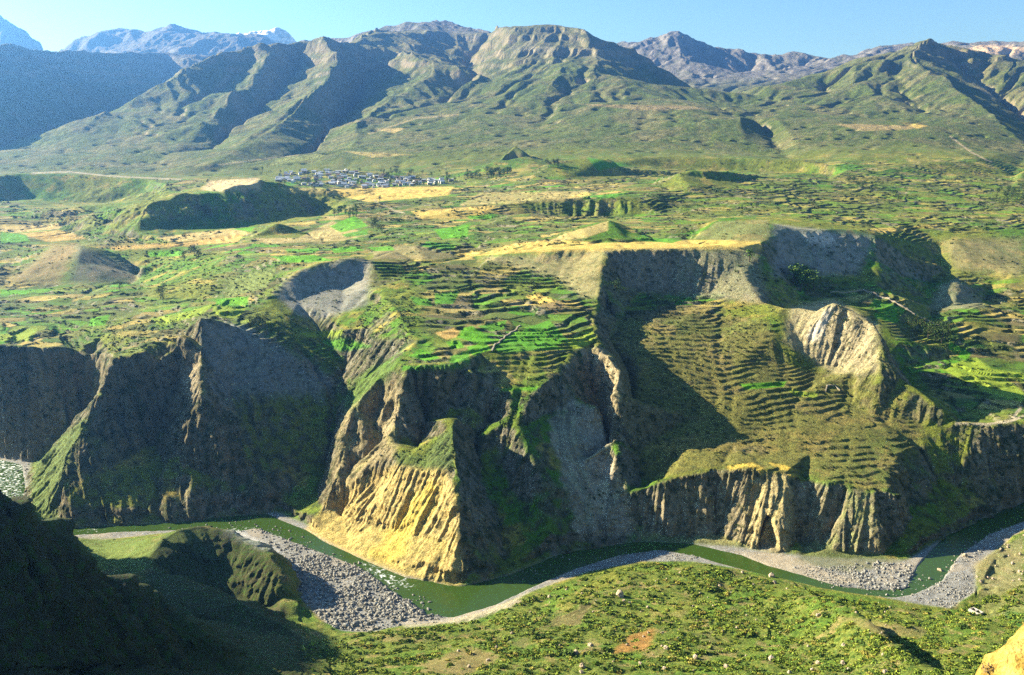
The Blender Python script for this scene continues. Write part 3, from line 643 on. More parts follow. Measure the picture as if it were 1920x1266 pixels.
# pale field banks and cut slopes
paint([(62,866),(190,755),(160,805),(130,860),(112,920),(108,992),(55,965)], (.115,.165,.035), .85, 2, 1, spk=.3)
paint([(640,745),(690,690),(755,672),(745,690),(700,735),(655,785)], (.10,.17,.025), .8, 2, 1, spk=.3)
paint([(735,850),(790,850),(848,795),(856,880),(800,888),(745,872)], (.085,.125,.03), .75, 2, 1, spk=.3)
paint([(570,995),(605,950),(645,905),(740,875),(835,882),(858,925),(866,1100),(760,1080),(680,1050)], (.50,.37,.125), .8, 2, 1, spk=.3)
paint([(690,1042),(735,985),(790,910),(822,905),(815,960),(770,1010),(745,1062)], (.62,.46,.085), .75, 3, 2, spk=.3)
paint([(630,880),(640,780),(700,730),(760,720),(745,850),(690,880),(610,960)], (.36,.285,.14), .6, 2, 1, spk=.3)
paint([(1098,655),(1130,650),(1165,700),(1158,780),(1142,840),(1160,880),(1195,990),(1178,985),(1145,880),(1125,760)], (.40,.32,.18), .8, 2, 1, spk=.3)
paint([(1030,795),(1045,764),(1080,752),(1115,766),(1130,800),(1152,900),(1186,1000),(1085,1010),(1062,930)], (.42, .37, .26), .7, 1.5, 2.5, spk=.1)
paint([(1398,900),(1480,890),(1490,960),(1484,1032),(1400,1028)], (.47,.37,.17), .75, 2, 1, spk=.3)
paint([(1200,930),(1400,885),(1400,1025),(1200,1010)], (.34,.28,.16), .5, 3, 1, spk=.3)
paint([(1500,900),(1640,930),(1660,1045),(1500,1035)], (.34,.28,.15), .5, 3, 1, spk=.3)
paint([(1470,640),(1480,575),(1565,560),(1650,610),(1650,700),(1560,700)], (.38,.31,.17), .75, 3, 1, spk=.3)
paint([(1512,635),(1535,600),(1563,570),(1554,600),(1536,640)], (.58,.51,.38), .8, 1.5, 1, spk=.1)
paint([(515,550),(560,510),(655,485),(695,490),(690,570),(600,600),(555,590)], (.26,.245,.20), .85, 3, 1, spk=.3)
paint([(382,600),(470,615),(632,715),(610,740),(400,740)], (.25,.24,.20), .8, 4, 1, spk=.3)
paint([(320,700),(372,645),(378,740),(355,740)], (.36,.29,.17), .7, 1.5, 1, spk=.3)
paint([(15,530),(100,458),(150,460),(110,535)], (.23,.155,.08), .7, 4, 1, spk=.3)
paint([(145,460),(260,500),(255,530),(130,530)], (.17,.15,.12), .7, 4, 1, spk=.3)
paint([(375,356),(392,340),(486,333),(490,352),(420,360)], (.50,.38,.20), .85, 1.5, .5, spk=.3)
paint([(890,482),(1133,470),(1125,560),(1090,560),(1040,520)], (.33,.26,.13), .65, 3, 1, spk=.3)
paint([(1133,470),(1420,468),(1440,570),(1180,545)], (.27,.235,.165), .6, 3, 1, spk=.3)
paint([(1450,420),(1640,442),(1610,515),(1450,520)], (.26,.24,.20), .75, 3, 1, spk=.3)
paint([(1500,440),(1560,436),(1565,458),(1525,460)], (.5,.45,.36), .8, 1.5, 1, spk=.3)
paint([(1760,450),(1920,445),(1920,520),(1790,505)], (.24,.19,.10), .6, 4, 1, spk=.3)
paint([(1740,580),(1760,535),(1800,522),(1850,578)], (.22,.20,.13), .7, 2, 1, spk=.3)
for p in [[(980,75),(1000,70),(1010,100),(985,98)], [(1020,72),(1035,72),(1035,100),(1022,98)], [(950,85),(1180,95),(1190,115),(960,100)]]: paint(p, (.28,.25,.18), .35, 1, .6, spk=.3)
paint([(1780,110),(1860,170),(1870,190),(1800,140)], (.30,.25,.18), .5, 2, 2, spk=.3)
paint([(1780,100),(1840,84),(1930,90),(1930,102)], (.55,.40,.26), .9, 1, 0, 6600, spk=.3)
mixc(inpoly(PU, PV, [(1030,770),(1130,750),(1200,1010),(1060,1010)]) * sstep(.1, .8, STF) * .55, (.15, .13, .085))
mixc(inpoly(PU, PV, [(370,590),(640,690),(640,760),(380,760)]) * sstep(.2, .9, STF + n_b) * .5, (.20, .20, .17))
# near bank patches
for p, c, a in [([(1138,1228),(1185,1188),(1228,1178),(1220,1215),(1180,1225)], (.30,.15,.045), .85), ([(785,1262),(800,1240),(880,1212),(945,1230),(880,1266)], (.20,.155,.06), .85), ([(1008,1180),(1060,1150),(1125,1120),(1085,1172)], (.18,.14,.06), .8),
    ([(1560,1150),(1640,1165),(1740,1180),(1730,1200),(1640,1190)], (.18,.15,.055), .75), ([(1130,1110),(1200,1085),(1190,1105)], (.17,.13,.05), .7), ([(1240,1155),(1290,1140),(1280,1160)], (.2,.15,.06), .6), ([(940,1205),(1000,1195),(980,1215)], (.2,.16,.07), .6),
    ([(700,1200),(790,1185),(850,1195),(760,1210)], (.19,.15,.06), .6), ([(1300,1190),(1340,1180),(1350,1230),(1320,1240)], (.15,.13,.05), .6), ([(1820,1060),(1920,1000),(1920,1100),(1850,1120)], (.23,.20,.10), .7), ([(1830,1110),(1920,1090),(1920,1150),(1850,1160)], (.20,.19,.065), .7),
    ([(1885,1145),(1920,1150),(1920,1185),(1890,1165)], (.035,.12,.02), .85), ([(1180,1150),(1300,1120),(1330,1135),(1200,1170)], (.20,.19,.035), .5), ([(1040,1130),(1150,1070),(1170,1080),(1060,1150)], (.19,.185,.03), .6), ([(1530,1025),(1690,1052),(1600,1075),(1480,1055)], (.13,.14,.05), .6),
    ([(1370,1032),(1480,1040),(1560,1075),(1640,1090),(1560,1095),(1440,1062)], (.37,.31,.21), .7), ([(830,1162),(950,1130),(1000,1100),(960,1138),(880,1165)], (.40,.34,.24), .8), ([(740,1160),(830,1160),(880,1165),(760,1178)], (.38,.33,.24), .7), ([(400,1000),(440,990),(480,1010),(530,1035),(480,1030)], (.5,.5,.47), .6)]:
    paint(p, c, a, 2, .8)
paint([(120,1010),(300,1012),(380,992),(350,1030),(270,1070),(150,1040)], (.115,.16,.035), .8, 3, 1)
# tracks, lanes and pale walls worn into the ground
def track(pts_, wpx, c, a=.85):
    P = []
    for (u1, v1), (u2, v2) in zip(pts_, pts_[1:]):
        n = math.hypot(u2 - u1, v2 - v1) + 1e-6
        nx_, ny_ = -(v2 - v1) / n * wpx / 2, (u2 - u1) / n * wpx / 2
        P.append([(u1 + nx_, v1 + ny_), (u2 + nx_, v2 + ny_), (u2 - nx_, v2 - ny_), (u1 - nx_, v1 - ny_)])
    for q in P: paint(q, c, a, .5, 0)
track([(1920,780),(1895,790),(1850,796),(1790,794)], 5, (.36,.30,.2)); track([(1895,790),(1908,772),(1915,765)], 6, (.36,.30,.2))
track([(690,252),(780,222),(860,215)], 3, (.3,.24,.12), .7); track([(560,235),(650,230),(700,224)], 2.5, (.3,.24,.12), .6); track([(60,325),(130,322),(200,330),(340,337)], 3, (.34,.29,.18), .8)
track([(390,312),(480,300),(560,290)], 3, (.33,.28,.15), .7); track([(1780,255),(1820,285),(1860,305)], 3, (.4,.31,.18), .8)
track([(1640,620),(1760,665),(1840,735),(1920,770)], 2, (.3,.26,.15), .0)
track([(880,520),(905,495),(925,478)], 2.5, (.3,.25,.14), .6); track([(700,375),(740,395),(760,400)], 3, (.36,.30,.18), .7)
paint([(110,1025),(200,1075),(262,1085),(300,1010),(350,985),(420,990),(510,1040),(530,1080),(525,1120),(560,1190),(600,1215),(600,1280),(-40,1280),(-40,960)], (.040, .042, .017), .85, 4, 2, spk=.6)  # shaded bank and crag front painted near-black, shade put into the colour
paint([(300,1010),(345,992),(400,992),(380,1010),(330,1030)], (.10, .13, .03), .7, 2, 1)
# ------------------------------------------------------------------ materials
def new_mat(name):
    m = bpy.data.materials.new(name); m.use_nodes = True
    n = m.node_tree.nodes; b = n['Principled BSDF']
    b.inputs['Roughness'].default_value = .95; b.inputs['Specular IOR Level'].default_value = .1
    return m, n, m.node_tree.links, b
def ground_mat(name, s1, s2, amp, bump, bdist, sp_s, sp_c):
    m, n, l, b = new_mat(name)
    at = n.new('ShaderNodeAttribute'); at.attribute_name = 'Col'
    geo = n.new('ShaderNodeNewGeometry')
    n1 = n.new('ShaderNodeTexNoise'); n1.inputs['Scale'].default_value = s1; n1.inputs['Detail'].default_value = 5; n1.inputs['Roughness'].default_value = .65
    l.new(geo.outputs['Position'], n1.inputs['Vector'])
    mr = n.new('ShaderNodeMapRange'); mr.inputs[1].default_value = .25; mr.inputs[2].default_value = .75; mr.inputs[3].default_value = 1 - amp; mr.inputs[4].default_value = 1 + amp
    l.new(n1.outputs['Fac'], mr.inputs[0])
    mx = n.new('ShaderNodeMix'); mx.data_type = 'RGBA'; mx.blend_type = 'MULTIPLY'; mx.inputs['Factor'].default_value = 1
    l.new(at.outputs['Color'], mx.inputs['A']); l.new(mr.outputs[0], mx.inputs['B'])
    n3 = n.new('ShaderNodeTexNoise'); n3.inputs['Scale'].default_value = sp_s; n3.inputs['Detail'].default_value = 7; n3.inputs['Roughness'].default_value = .72
    l.new(geo.outputs['Position'], n3.inputs['Vector'])
    m3 = n.new('ShaderNodeMapRange'); m3.inputs[1].default_value = .50; m3.inputs[2].default_value = .60; l.new(n3.outputs['Fac'], m3.inputs[0])
    ml = n.new('ShaderNodeMath'); ml.operation = 'MULTIPLY'; l.new(m3.outputs[0], ml.inputs[0]); l.new(at.outputs['Alpha'], ml.inputs[1])
    m4 = n.new('ShaderNodeMath'); m4.operation = 'MULTIPLY'; m4.use_clamp = True; m4.inputs[1].default_value = 1.6; l.new(ml.outputs[0], m4.inputs[0])
    mx2 = n.new('ShaderNodeMix'); mx2.data_type = 'RGBA'; l.new(m4.outputs[0], mx2.inputs['Factor']); l.new(mx.outputs['Result'], mx2.inputs['A']); mx2.inputs['B'].default_value = (*sp_c, 1)
    l.new(mx2.outputs['Result'], b.inputs['Base Color'])
    n2 = n.new('ShaderNodeTexNoise'); n2.inputs['Scale'].default_value = s2; n2.inputs['Detail'].default_value = 6; n2.inputs['Roughness'].default_value = .7
    l.new(geo.outputs['Position'], n2.inputs['Vector'])
    bp = n.new('ShaderNodeBump'); bp.inputs['Strength'].default_value = bump; bp.inputs['Distance'].default_value = bdist
    l.new(n2.outputs['Fac'], bp.inputs['Height']); l.new(bp.outputs['Normal'], b.inputs['Normal'])
    return m
M_near = ground_mat('near_slope_soil', .55, .9, .45, .9, 1.6, .30, (.045, .085, .012))
M_wall = ground_mat('canyon_earth', .35, .5, .40, .9, 2.6, .16, (.032, .044, .014))
M_plat = ground_mat('field_soil', .25, .35, .20, .7, 1.2, .10, (.035, .055, .014))
M_mtn = ground_mat('mountain_turf', .03, .035, .35, .8, 22, .014, (.050, .072, .022))
M_bed = ground_mat('river_gravel', 1.1, 1.3, .45, 1.0, 1.0, .5, (.06, .06, .05))
# ------------------------------------------------------------------ terrain meshes, cut from one continuous sheet
P = np.stack([X2, Y2, Z], -1).astype(np.float32)
du = np.gradient(P, axis=1); dv = np.gradient(P, axis=0)
NRM = np.cross(du, dv); NRM /= np.linalg.norm(NRM, axis=-1, keepdims=True) + 1e-12
def mesh_from(mask, name, mat):
    j, i = np.nonzero(mask)
    q = np.stack([j * NS + i, j * NS + i + 1, (j + 1) * NS + i + 1, (j + 1) * NS + i], 1)
    used, inv = np.unique(q.ravel(), return_inverse=True)
    me = bpy.data.meshes.new(name)
    me.vertices.add(len(used)); me.vertices.foreach_set('co', P.reshape(-1, 3)[used].ravel())
    nf = len(q)
    me.loops.add(nf * 4); me.polygons.add(nf)
    me.loops.foreach_set('vertex_index', inv.astype(np.int32).ravel())
    me.polygons.foreach_set('loop_start', np.arange(0, nf * 4, 4, dtype=np.int32))
    me.update(calc_edges=True)
    me.polygons.foreach_set('use_smooth', np.ones(nf, bool))
    ca = me.attributes.new('Col', 'FLOAT_COLOR', 'POINT')
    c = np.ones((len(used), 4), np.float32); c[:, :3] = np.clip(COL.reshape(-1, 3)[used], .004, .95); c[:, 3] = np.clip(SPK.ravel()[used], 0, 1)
    ca.data.foreach_set('color', c.ravel())
    me.normals_split_custom_set_from_vertices(NRM.reshape(-1, 3)[used])
    me.materials.append(mat)
    ob = bpy.data.objects.new(name, me); C.objects.link(ob); ob['kind'] = 'structure'
    return ob
fY = YY[:-1, :-1]; fR = (RIVs[:-1, :-1] > .5)
north = (YY > NY)[:-1, :-1]
rimY = np.interp(S, *np.array(sorted([(x / (y + R0), y) for x, y, z in [pd(*q) for q in [(-900,640,1000),(-500,630,990),(0,642,1000),(212,660,900),(300,650,915),(375,590,940),(440,600,970),(560,650,1000),(640,640,1010),(720,640,990),(760,680,880),(880,683,870),(1000,725,860),(1080,660,900),(1120,640,960),(1130,474,1195),(1300,465,1215),(1420,470,1225),(1470,575,1060),(1563,560,1025),(1640,600,1000),(1700,712,945),(1770,790,880),(1920,793,872),(2600,790,880)]]])).T)[None]
zone = np.where(fR, 1, np.where(~north, 0, np.where(fY < rimY[:, :-1], 2, np.where(fY < 2900, 3, np.where(fY < 8000, 4, 5)))))
for k, nm, mt in ((0, 'near_slope', M_near), (1, 'river_bed', M_bed), (2, 'canyon_cliffs', M_wall), (3, 'valley_ground', M_plat), (4, 'mountains', M_mtn), (5, 'far_mountains', M_mtn)):
    mesh_from(zone == k, nm, mt)
# ------------------------------------------------------------------ river
wm = blur(WAT.astype(float), 2.0 * DET) > .12
wm[:-1] |= wm[1:]; wm[:, :-1] |= wm[:, 1:]
def water_mesh():
    global P, COL, NRM
    P0, C0, N0 = P, COL, NRM
    P = np.stack([X, YY, 0 * Z + .12 + noise2(X / 5, YY / 5, 201) * .05], -1).astype(np.float32)
    du = np.gradient(P, axis=1); dv = np.gradient(P, axis=0); NRM = np.cross(du, dv); NRM /= np.linalg.norm(NRM, axis=-1, keepdims=True) + 1e-12
    COL = np.zeros_like(C0)
    foam = np.zeros(Z.shape)
    u, v = project(X, YY, 0 * Z)
    for p, a in (([(-200,830),(60,862),(46,905),(50,950),(0,960),(-100,900)], 1), ([(400,990),(470,985),(520,1000),(560,1020),(520,1040),(470,1015)], .9), ([(660,1050),(700,1054),(760,1085),(800,1100),(740,1110),(690,1080)], .95), ([(1150,1022),(1200,1025),(1180,1050),(1130,1046)], .45), ([(1590,1085),(1740,1060),(1740,1110),(1620,1122)], .5), ([(1760,1000),(1860,960),(1850,1020),(1780,1050)], .35), ([(120,990),(200,988),(190,1006),(120,1005)], .7)):
        foam = np.maximum(foam, a * inpoly(u, v, p))
    foam = blur(foam, 4 * DET)
    COL[..., 0] = foam * .6
    mesh_from(wm[:-1, :-1], 'river_water', M_water)
    P, COL, NRM = P0, C0, N0
M_water, n, l, b = new_mat('river_water')
b.inputs['Base Color'].default_value = (.034, .066, .009, 1); b.inputs['Roughness'].default_value = .16; b.inputs['Specular IOR Level'].default_value = .22
at = n.new('ShaderNodeAttribute'); at.attribute_name = 'Col'
sep = n.new('ShaderNodeSeparateColor'); l.new(at.outputs['Color'], sep.inputs[0])
geo = n.new('ShaderNodeNewGeometry')
nz = n.new('ShaderNodeTexNoise'); nz.inputs['Scale'].default_value = .28; nz.inputs['Detail'].default_value = 6; nz.inputs['Roughness'].default_value = .72; nz.inputs['Distortion'].default_value = .6
l.new(geo.outputs['Position'], nz.inputs['Vector'])
ad = n.new('ShaderNodeMath'); ad.operation = 'MULTIPLY_ADD'; ad.inputs[1].default_value = .36; l.new(sep.outputs[0], ad.inputs[0]); l.new(nz.outputs['Fac'], ad.inputs[2])
mr = n.new('ShaderNodeMapRange'); mr.inputs[1].default_value = .72; mr.inputs[2].default_value = .84; l.new(ad.outputs[0], mr.inputs[0])
mx = n.new('ShaderNodeMix'); mx.data_type = 'RGBA'; mx.inputs['A'].default_value = (.034, .066, .009, 1); mx.inputs['B'].default_value = (.72, .76, .74, 1)
l.new(mr.outputs[0], mx.inputs['Factor']); l.new(mx.outputs['Result'], b.inputs['Base Color'])
mr2 = n.new('ShaderNodeMapRange'); mr2.inputs[3].default_value = .16; mr2.inputs[4].default_value = .8; l.new(mr.outputs[0], mr2.inputs[0]); l.new(mr2.outputs[0], b.inputs['Roughness'])
nw = n.new('ShaderNodeTexNoise'); nw.inputs['Scale'].default_value = .9; nw.inputs['Detail'].default_value = 4; l.new(geo.outputs['Position'], nw.inputs['Vector'])
bp = n.new('ShaderNodeBump'); bp.inputs['Strength'].default_value = .35; bp.inputs['Distance'].default_value = .15; l.new(nw.outputs['Fac'], bp.inputs['Height']); l.new(bp.outputs['Normal'], b.inputs['Normal'])
water_mesh()
# ------------------------------------------------------------------ things that stand on the ground
def ground(x, y):
    x = np.asarray(x, float); y = np.asarray(y, float)
    fi = np.interp(x / (y + R0), S, np.arange(NS)); fj = np.interp(np.log(y + R0), Q, np.arange(NQ))
    return samp(Z, fi, fj)
def field(A, x, y):
    fi = np.interp(x / (y + R0), S, np.arange(NS)); fj = np.interp(np.log(y + R0), Q, np.arange(NQ))
    return samp(A, fi, fj)
rowsY = Y[Y > 180]
def hit(u, v, dmin=0):
    b = (633 - v) / F; dy = cp + b * sp
    x = (u - 960) / F * rowsY / dy; zr = CZ + rowsY * tanv(v)
    k = np.flatnonzero((ground(x, rowsY) >= zr) & (rowsY > dmin))
    k = k[0] if len(k) else len(rowsY) - 2
    return Vector((x[k], rowsY[k], float(ground(x[k], rowsY[k]))))
def tag(o, label, cat, group=None):
    o['label'] = label; o['category'] = cat
    if group: o['group'] = group
    return o
def empty(name, loc, label, cat, group=None, rz=0):
    o = bpy.data.objects.new(name, None); o.empty_display_size = .5; C.objects.link(o); o.location = loc; o.rotation_euler = (0, 0, rz)
    return tag(o, label, cat, group)
def mesh_np(name, v, f, mats, smooth=True, mi=None):
    me = bpy.data.meshes.new(name); n = f.shape[1]
    me.vertices.add(len(v)); me.vertices.foreach_set('co', np.ascontiguousarray(v, np.float32).ravel())
    me.loops.add(f.size); me.polygons.add(len(f))
    me.loops.foreach_set('vertex_index', np.ascontiguousarray(f, np.int32).ravel()); me.polygons.foreach_set('loop_start', np.arange(0, f.size, n, dtype=np.int32))
    me.update(calc_edges=True)
    me.polygons.foreach_set('use_smooth', np.full(len(f), smooth))
    for m in mats: me.materials.append(m)
    if mi is not None: me.polygons.foreach_set('material_index', np.asarray(mi, np.int32))
    return me
def link(name, me, parent=None):
    o = bpy.data.objects.new(name, me); C.objects.link(o); o.parent = parent
    return o
def merged(bases, which, loc, scale, rot):
    """many copies of a few small shapes as one mesh"""
    V, Fc, off = [], [], 0
    for k, (bv, bf) in enumerate(bases):
        m = which == k
        if not m.any(): continue
        c, s_ = np.cos(rot[m]), np.sin(rot[m])
        v = bv[None] * scale[m][:, None, :]
        x = v[..., 0] * c[:, None] - v[..., 1] * s_[:, None]; y = v[..., 0] * s_[:, None] + v[..., 1] * c[:, None]
        v = np.stack([x, y, v[..., 2]], -1) + loc[m][:, None, :]
        n = m.sum()
        Fc.append((bf[None] + (np.arange(n) * len(bv))[:, None, None] + off).reshape(-1, bf.shape[1])); V.append(v.reshape(-1, 3)); off += n * len(bv)
    return np.concatenate(V), np.concatenate(Fc)
def leaf_shape(n, size, fn):
    """n leaf clumps (quads) spread where fn(rng) says"""
    c = np.array([fn() for _ in range(n)])
    nrm = rng.normal(size=(n, 3)) + np.array([0, 0, .5]); nrm /= np.linalg.norm(nrm, axis=1)[:, None]
    t = np.cross(nrm, rng.normal(size=(n, 3))); t /= np.linalg.norm(t, axis=1)[:, None]; bt = np.cross(nrm, t)
    sz = size * rng.uniform(.6, 1.3, (n, 1)); w = sz * rng.uniform(.55, 1., (n, 1))
    v = np.stack([c - t * sz - bt * w * .3, c - bt * w, c + t * sz + bt * w * .2, c + bt * w], 1).reshape(-1, 3)
    return v, np.arange(n * 4).reshape(n, 4)
def leaf_mat(name, c1, c2, scale=.35):
    m, n, l, b = new_mat(name)
    geo = n.new('ShaderNodeNewGeometry'); nz = n.new('ShaderNodeTexNoise'); nz.inputs['Scale'].default_value = scale; nz.inputs['Detail'].default_value = 3
    oi = n.new('ShaderNodeObjectInfo'); ad = n.new('ShaderNodeMath'); ad.operation = 'MULTIPLY_ADD'; ad.inputs[1].default_value = .35
    l.new(geo.outputs['Position'], nz.inputs['Vector']); l.new(oi.outputs['Random'], ad.inputs[0]); l.new(nz.outputs['Fac'], ad.inputs[2])
    r = n.new('ShaderNodeValToRGB'); r.color_ramp.elements[0].position = .42; r.color_ramp.elements[0].color = (*c1, 1); r.color_ramp.elements[1].position = .82; r.color_ramp.elements[1].color = (*c2, 1)
    l.new(ad.outputs[0], r.inputs[0]); l.new(r.outputs[0], b.inputs['Base Color']); b.inputs['Roughness'].default_value = .8
    return m
def stone_mat(name, c1, c2, scale, b1=.6):
    m, n, l, b = new_mat(name)
    geo = n.new('ShaderNodeNewGeometry'); nz = n.new('ShaderNodeTexNoise'); nz.inputs['Scale'].default_value = scale; nz.inputs['Detail'].default_value = 6; nz.inputs['Roughness'].default_value = .65
    l.new(geo.outputs['Position'], nz.inputs['Vector'])
    r = n.new('ShaderNodeValToRGB'); r.color_ramp.elements[0].position = .35; r.color_ramp.elements[0].color = (*c1, 1); r.color_ramp.elements[1].position = .68; r.color_ramp.elements[1].color = (*c2, 1)
    l.new(nz.outputs['Fac'], r.inputs[0]); l.new(r.outputs[0], b.inputs['Base Color'])
    n2 = n.new('ShaderNodeTexNoise'); n2.inputs['Scale'].default_value = scale * 4; n2.inputs['Detail'].default_value = 5; l.new(geo.outputs['Position'], n2.inputs['Vector'])
    bp = n.new('ShaderNodeBump'); bp.inputs['Strength'].default_value = b1; bp.inputs['Distance'].default_value = .25 / scale; l.new(n2.outputs['Fac'], bp.inputs['Height']); l.new(bp.outputs['Normal'], b.inputs['Normal'])
    return m
def plain_mat(name, c, rough=.8, var=.25, scale=.6):
    return stone_mat(name, tuple(x * (1 - var) for x in c), tuple(min(1, x * (1 + var)) for x in c), scale, .2)
M_shrub = leaf_mat('shrub_leaves', (.075, .135, .014), (.22, .27, .035), .13)
M_shrub2 = leaf_mat('shrub_leaves_yellow', (.13, .13, .02), (.30, .26, .05), .13)
M_shrub3 = leaf_mat('shrub_leaves_dark', (.030, .062, .012), (.09, .14, .022), .13)
M_scrub = leaf_mat('scrub_leaves', (.016, .036, .010), (.055, .080, .020), .05)
M_tree = leaf_mat('tree_leaves', (.020, .048, .012), (.060, .095, .020), .2)
M_euc = leaf_mat('eucalyptus_leaves', (.040, .095, .015), (.105, .17, .030), .2)
M_dry = leaf_mat('dry_twigs', (.09, .06, .03), (.2, .14, .07), 4)
M_bark = plain_mat('bark', (.10, .075, .05))
M_stone = stone_mat('river_stone', (.12, .115, .095), (.37, .35, .29), .45)
M_tanstone = stone_mat('hill_boulder', (.26, .20, .13), (.46, .37, .26), .5)
M_rock = stone_mat('lichen_rock', (.20, .12, .02), (.46, .31, .08), 2.6, 1.0)
# --- boulders and river stones
def stone_shape(sub, amp, seed):
    import bmesh
    bm = bmesh.new(); bmesh.ops.create_icosphere(bm, subdivisions=sub, radius=1)
    v = np.array([x.co[:] for x in bm.verts]); f = np.array([[x.index for x in q.verts] for q in bm.faces]); bm.free()
    d = 1 + amp * noise3(v[:, 0] * 1.3, v[:, 1] * 1.3, v[:, 2] * 1.3, seed) + amp * .5 * noise3(v[:, 0] * 3, v[:, 1] * 3, v[:, 2] * 3, seed + 5)
    v = v * d[:, None]
    for k in range(5):                                       # a few flat broken faces
        nn = rng.normal(size=3); nn /= np.linalg.norm(nn); h = v @ nn; lim = .72
        v = v - np.maximum(h - lim, 0)[:, None] * nn
    return v, f
stones = [stone_shape(1, .35, 300 + k) for k in range(5)]
stone_hi = [stone_shape(3, .34, 320 + k) for k in range(4)]
def scatter(poly, n, z=None):
    p = np.array(poly, float); out = []
    while len(out) < n:
        uv = rng.uniform(p.min(0), p.max(0), (n * 3, 2))
        out += list(uv[inpoly(uv[:, 0], uv[:, 1], poly)])
    uv = np.array(out[:n]); D = np.array([(1 - CZ) / tanv(v) for v in uv[:, 1]])
    dy = cp + (633 - uv[:, 1]) / F * sp
    return np.stack([(uv[:, 0] - 960) / F * D / dy, D], 1)
st = []
for poly, n, r0, r1, pw in [
    ([(520,1048),(600,1040),(690,1078),(760,1112),(800,1150),(740,1168),(690,1185),(620,1178),(560,1120)], 4200, .45, 2.1, 2.4), ([(470,985),(560,985),(640,1035),(700,1062),(690,1085),(560,1050),(500,1020)], 1200, .4, 1.5, 2),
    ([(300,985),(440,972),(520,965),(500,1000),(400,1008)], 500, .4, 1.4, 2), ([(700,1085),(800,1120),(830,1160),(760,1170)], 350, .5, 1.9, 2), ([(1590,1062),(1640,1052),(1740,1062),(1755,1090),(1720,1118),(1620,1116)], 750, .5, 1.7, 1.8),
    ([(1480,1062),(1600,1062),(1640,1105),(1560,1102)], 900, .3, .9, 1.5), ([(1715,1125),(1770,1065),(1825,1080),(1830,1130),(1780,1142)], 700, .3, 1.1, 2), ([(1740,1050),(1860,985),(1900,990),(1830,1050),(1770,1075)], 350, .4, 1.6, 2),
    ([(0,858),(55,866),(45,950),(0,945)], 240, .5, 2.2, 1.6), ([(1050,1050),(1200,1032),(1330,1040),(1290,1052),(1120,1070)], 900, .25, .8, 1.6), ([(950,1078),(1050,1040),(1080,1030),(1060,1062),(980,1090)], 260, .4, 1.3, 2), ([(620,1172),(760,1170),(880,1166),(960,1135),(990,1115),(1000,1122),(900,1172),(740,1190)], 300, .4, 1.7, 2)]:
    xy = scatter(poly, n); r = r0 + (r1 - r0) * rng.uniform(0, 1, n) ** pw
    st.append(np.concatenate([xy, r[:, None]], 1))
st = np.concatenate(st)
clr = noise2(st[:, 0] / 22, st[:, 1] / 22, 330) + .4 * noise2(st[:, 0] / 6, st[:, 1] / 6, 331); st = st[(clr > -.12 + .35 * (rng.uniform(size=len(st)) - .5)) | (rng.uniform(size=len(st)) < .22)]
st = st[field(RIVs, st[:, 0], st[:, 1]) > .45]
wet = field(wat_s, st[:, 0], st[:, 1])
st = st[(wet < .4) | (rng.uniform(size=len(st)) < .14)]
st = st[np.argsort(-st[:, 2] / st[:, 1])]
sz = np.maximum(ground(st[:, 0], st[:, 1]), 0)
n = len(st); wh = rng.integers(0, 5, n); ro = rng.uniform(0, 6.28, n)
scl = st[:, 2:3] * np.stack([rng.uniform(.85, 1.25, n), rng.uniform(.7, 1., n), rng.uniform(.5, .8, n)], 1)
loc = np.stack([st[:, 0], st[:, 1], sz + scl[:, 2] * .35], 1)
K = 110
sv, sf = merged(stones, wh[K:], loc[K:], scl[K:], ro[K:])
o = link('river_stones', mesh_np('river_stones', sv, sf, [M_stone], False)); o['kind'] = 'stuff'
smesh = [mesh_np('boulder', v, f, [M_stone], False) for v, f in [stone_shape(2, .35, 340 + k) for k in range(5)]]
for k in range(K):
    b_ = link('boulder', smesh[wh[k]]); b_.location = loc[k]; b_.scale = scl[k]; b_.rotation_euler = (0, 0, ro[k])
    tag(b_, 'grey rounded boulder lying in the stony river bed among many like it', 'boulder', 'boulders on the gravel bars of the river')
# --- boulders on the near bank
big = [(1163,1118,3.6,'largest pale boulder standing alone on the green near bank, casting a dark shadow'), (1446,1082,2.8,'pale round boulder at the river edge of the green bank, right of the pool'), (1452,1094,1.6,'small pale boulder just below the round one at the river edge'),
       (1107,1212,2.0,'upright pale boulder beside the rusty brown patch of the bank'), (1080,1226,2.0,'broad pale boulder left of the upright one near the rusty brown patch'), (1446,1238,2.2,'rounded pale boulder in the low bushes at the bottom right of centre'), (1362,1252,2.0,'reddish boulder at the very bottom edge of the green bank'),
       (1304,1234,1.8,'low pale boulder casting a shadow on the green slope near the bottom'), (1092,1252,2.0,'pale boulder at the bottom edge below the brown patch'), (1248,1216,1.9,'round tan boulder right of the rusty brown patch'), (1300,1240,1.3,None), (1534,1155,1.7,None), (1582,1213,1.6,None), (1533,1243,1.5,None), (1522,1258,1.4,None), (1580,1245,1.7,None), (1590,1258,1.6,None),
       (1810,1043,2.4,'tall pale boulder on the right bank above the gravel fan'), (1762,1072,2.6,'big pale boulder at the tip of the grey gravel fan beside the water'), (915,1240,1.5,None), (880,1252,1.4,None), (1350,1100,1.3,None), (1405,1085,1.3,None), (1392,1075,1.4,None), (1030,1120,1.5,None), (1000,1125,1.3,None), (1065,1082,1.2,None), (1275,1075,1.2,None), (960,1188,1.2,None), (1215,1140,1.3,None), (1180,1132,1.4,None), (1170,1128,1.3,None), (860,1222,1.2,None), (930,1215,1.2,None), (1090,1262,1.4,None), (1660,1262,1.6,None), (1480,1262,1.3,None), (1245,1255,1.3,None), (1200,1245,1.2,None)]
hmesh = [mesh_np('boulder', v, f, [M_tanstone], False) for v, f in stone_hi]
extra = []
for _ in range(80): extra.append((rng.uniform(900, 1700), rng.uniform(1080, 1262), rng.uniform(.45, 1.0), None))
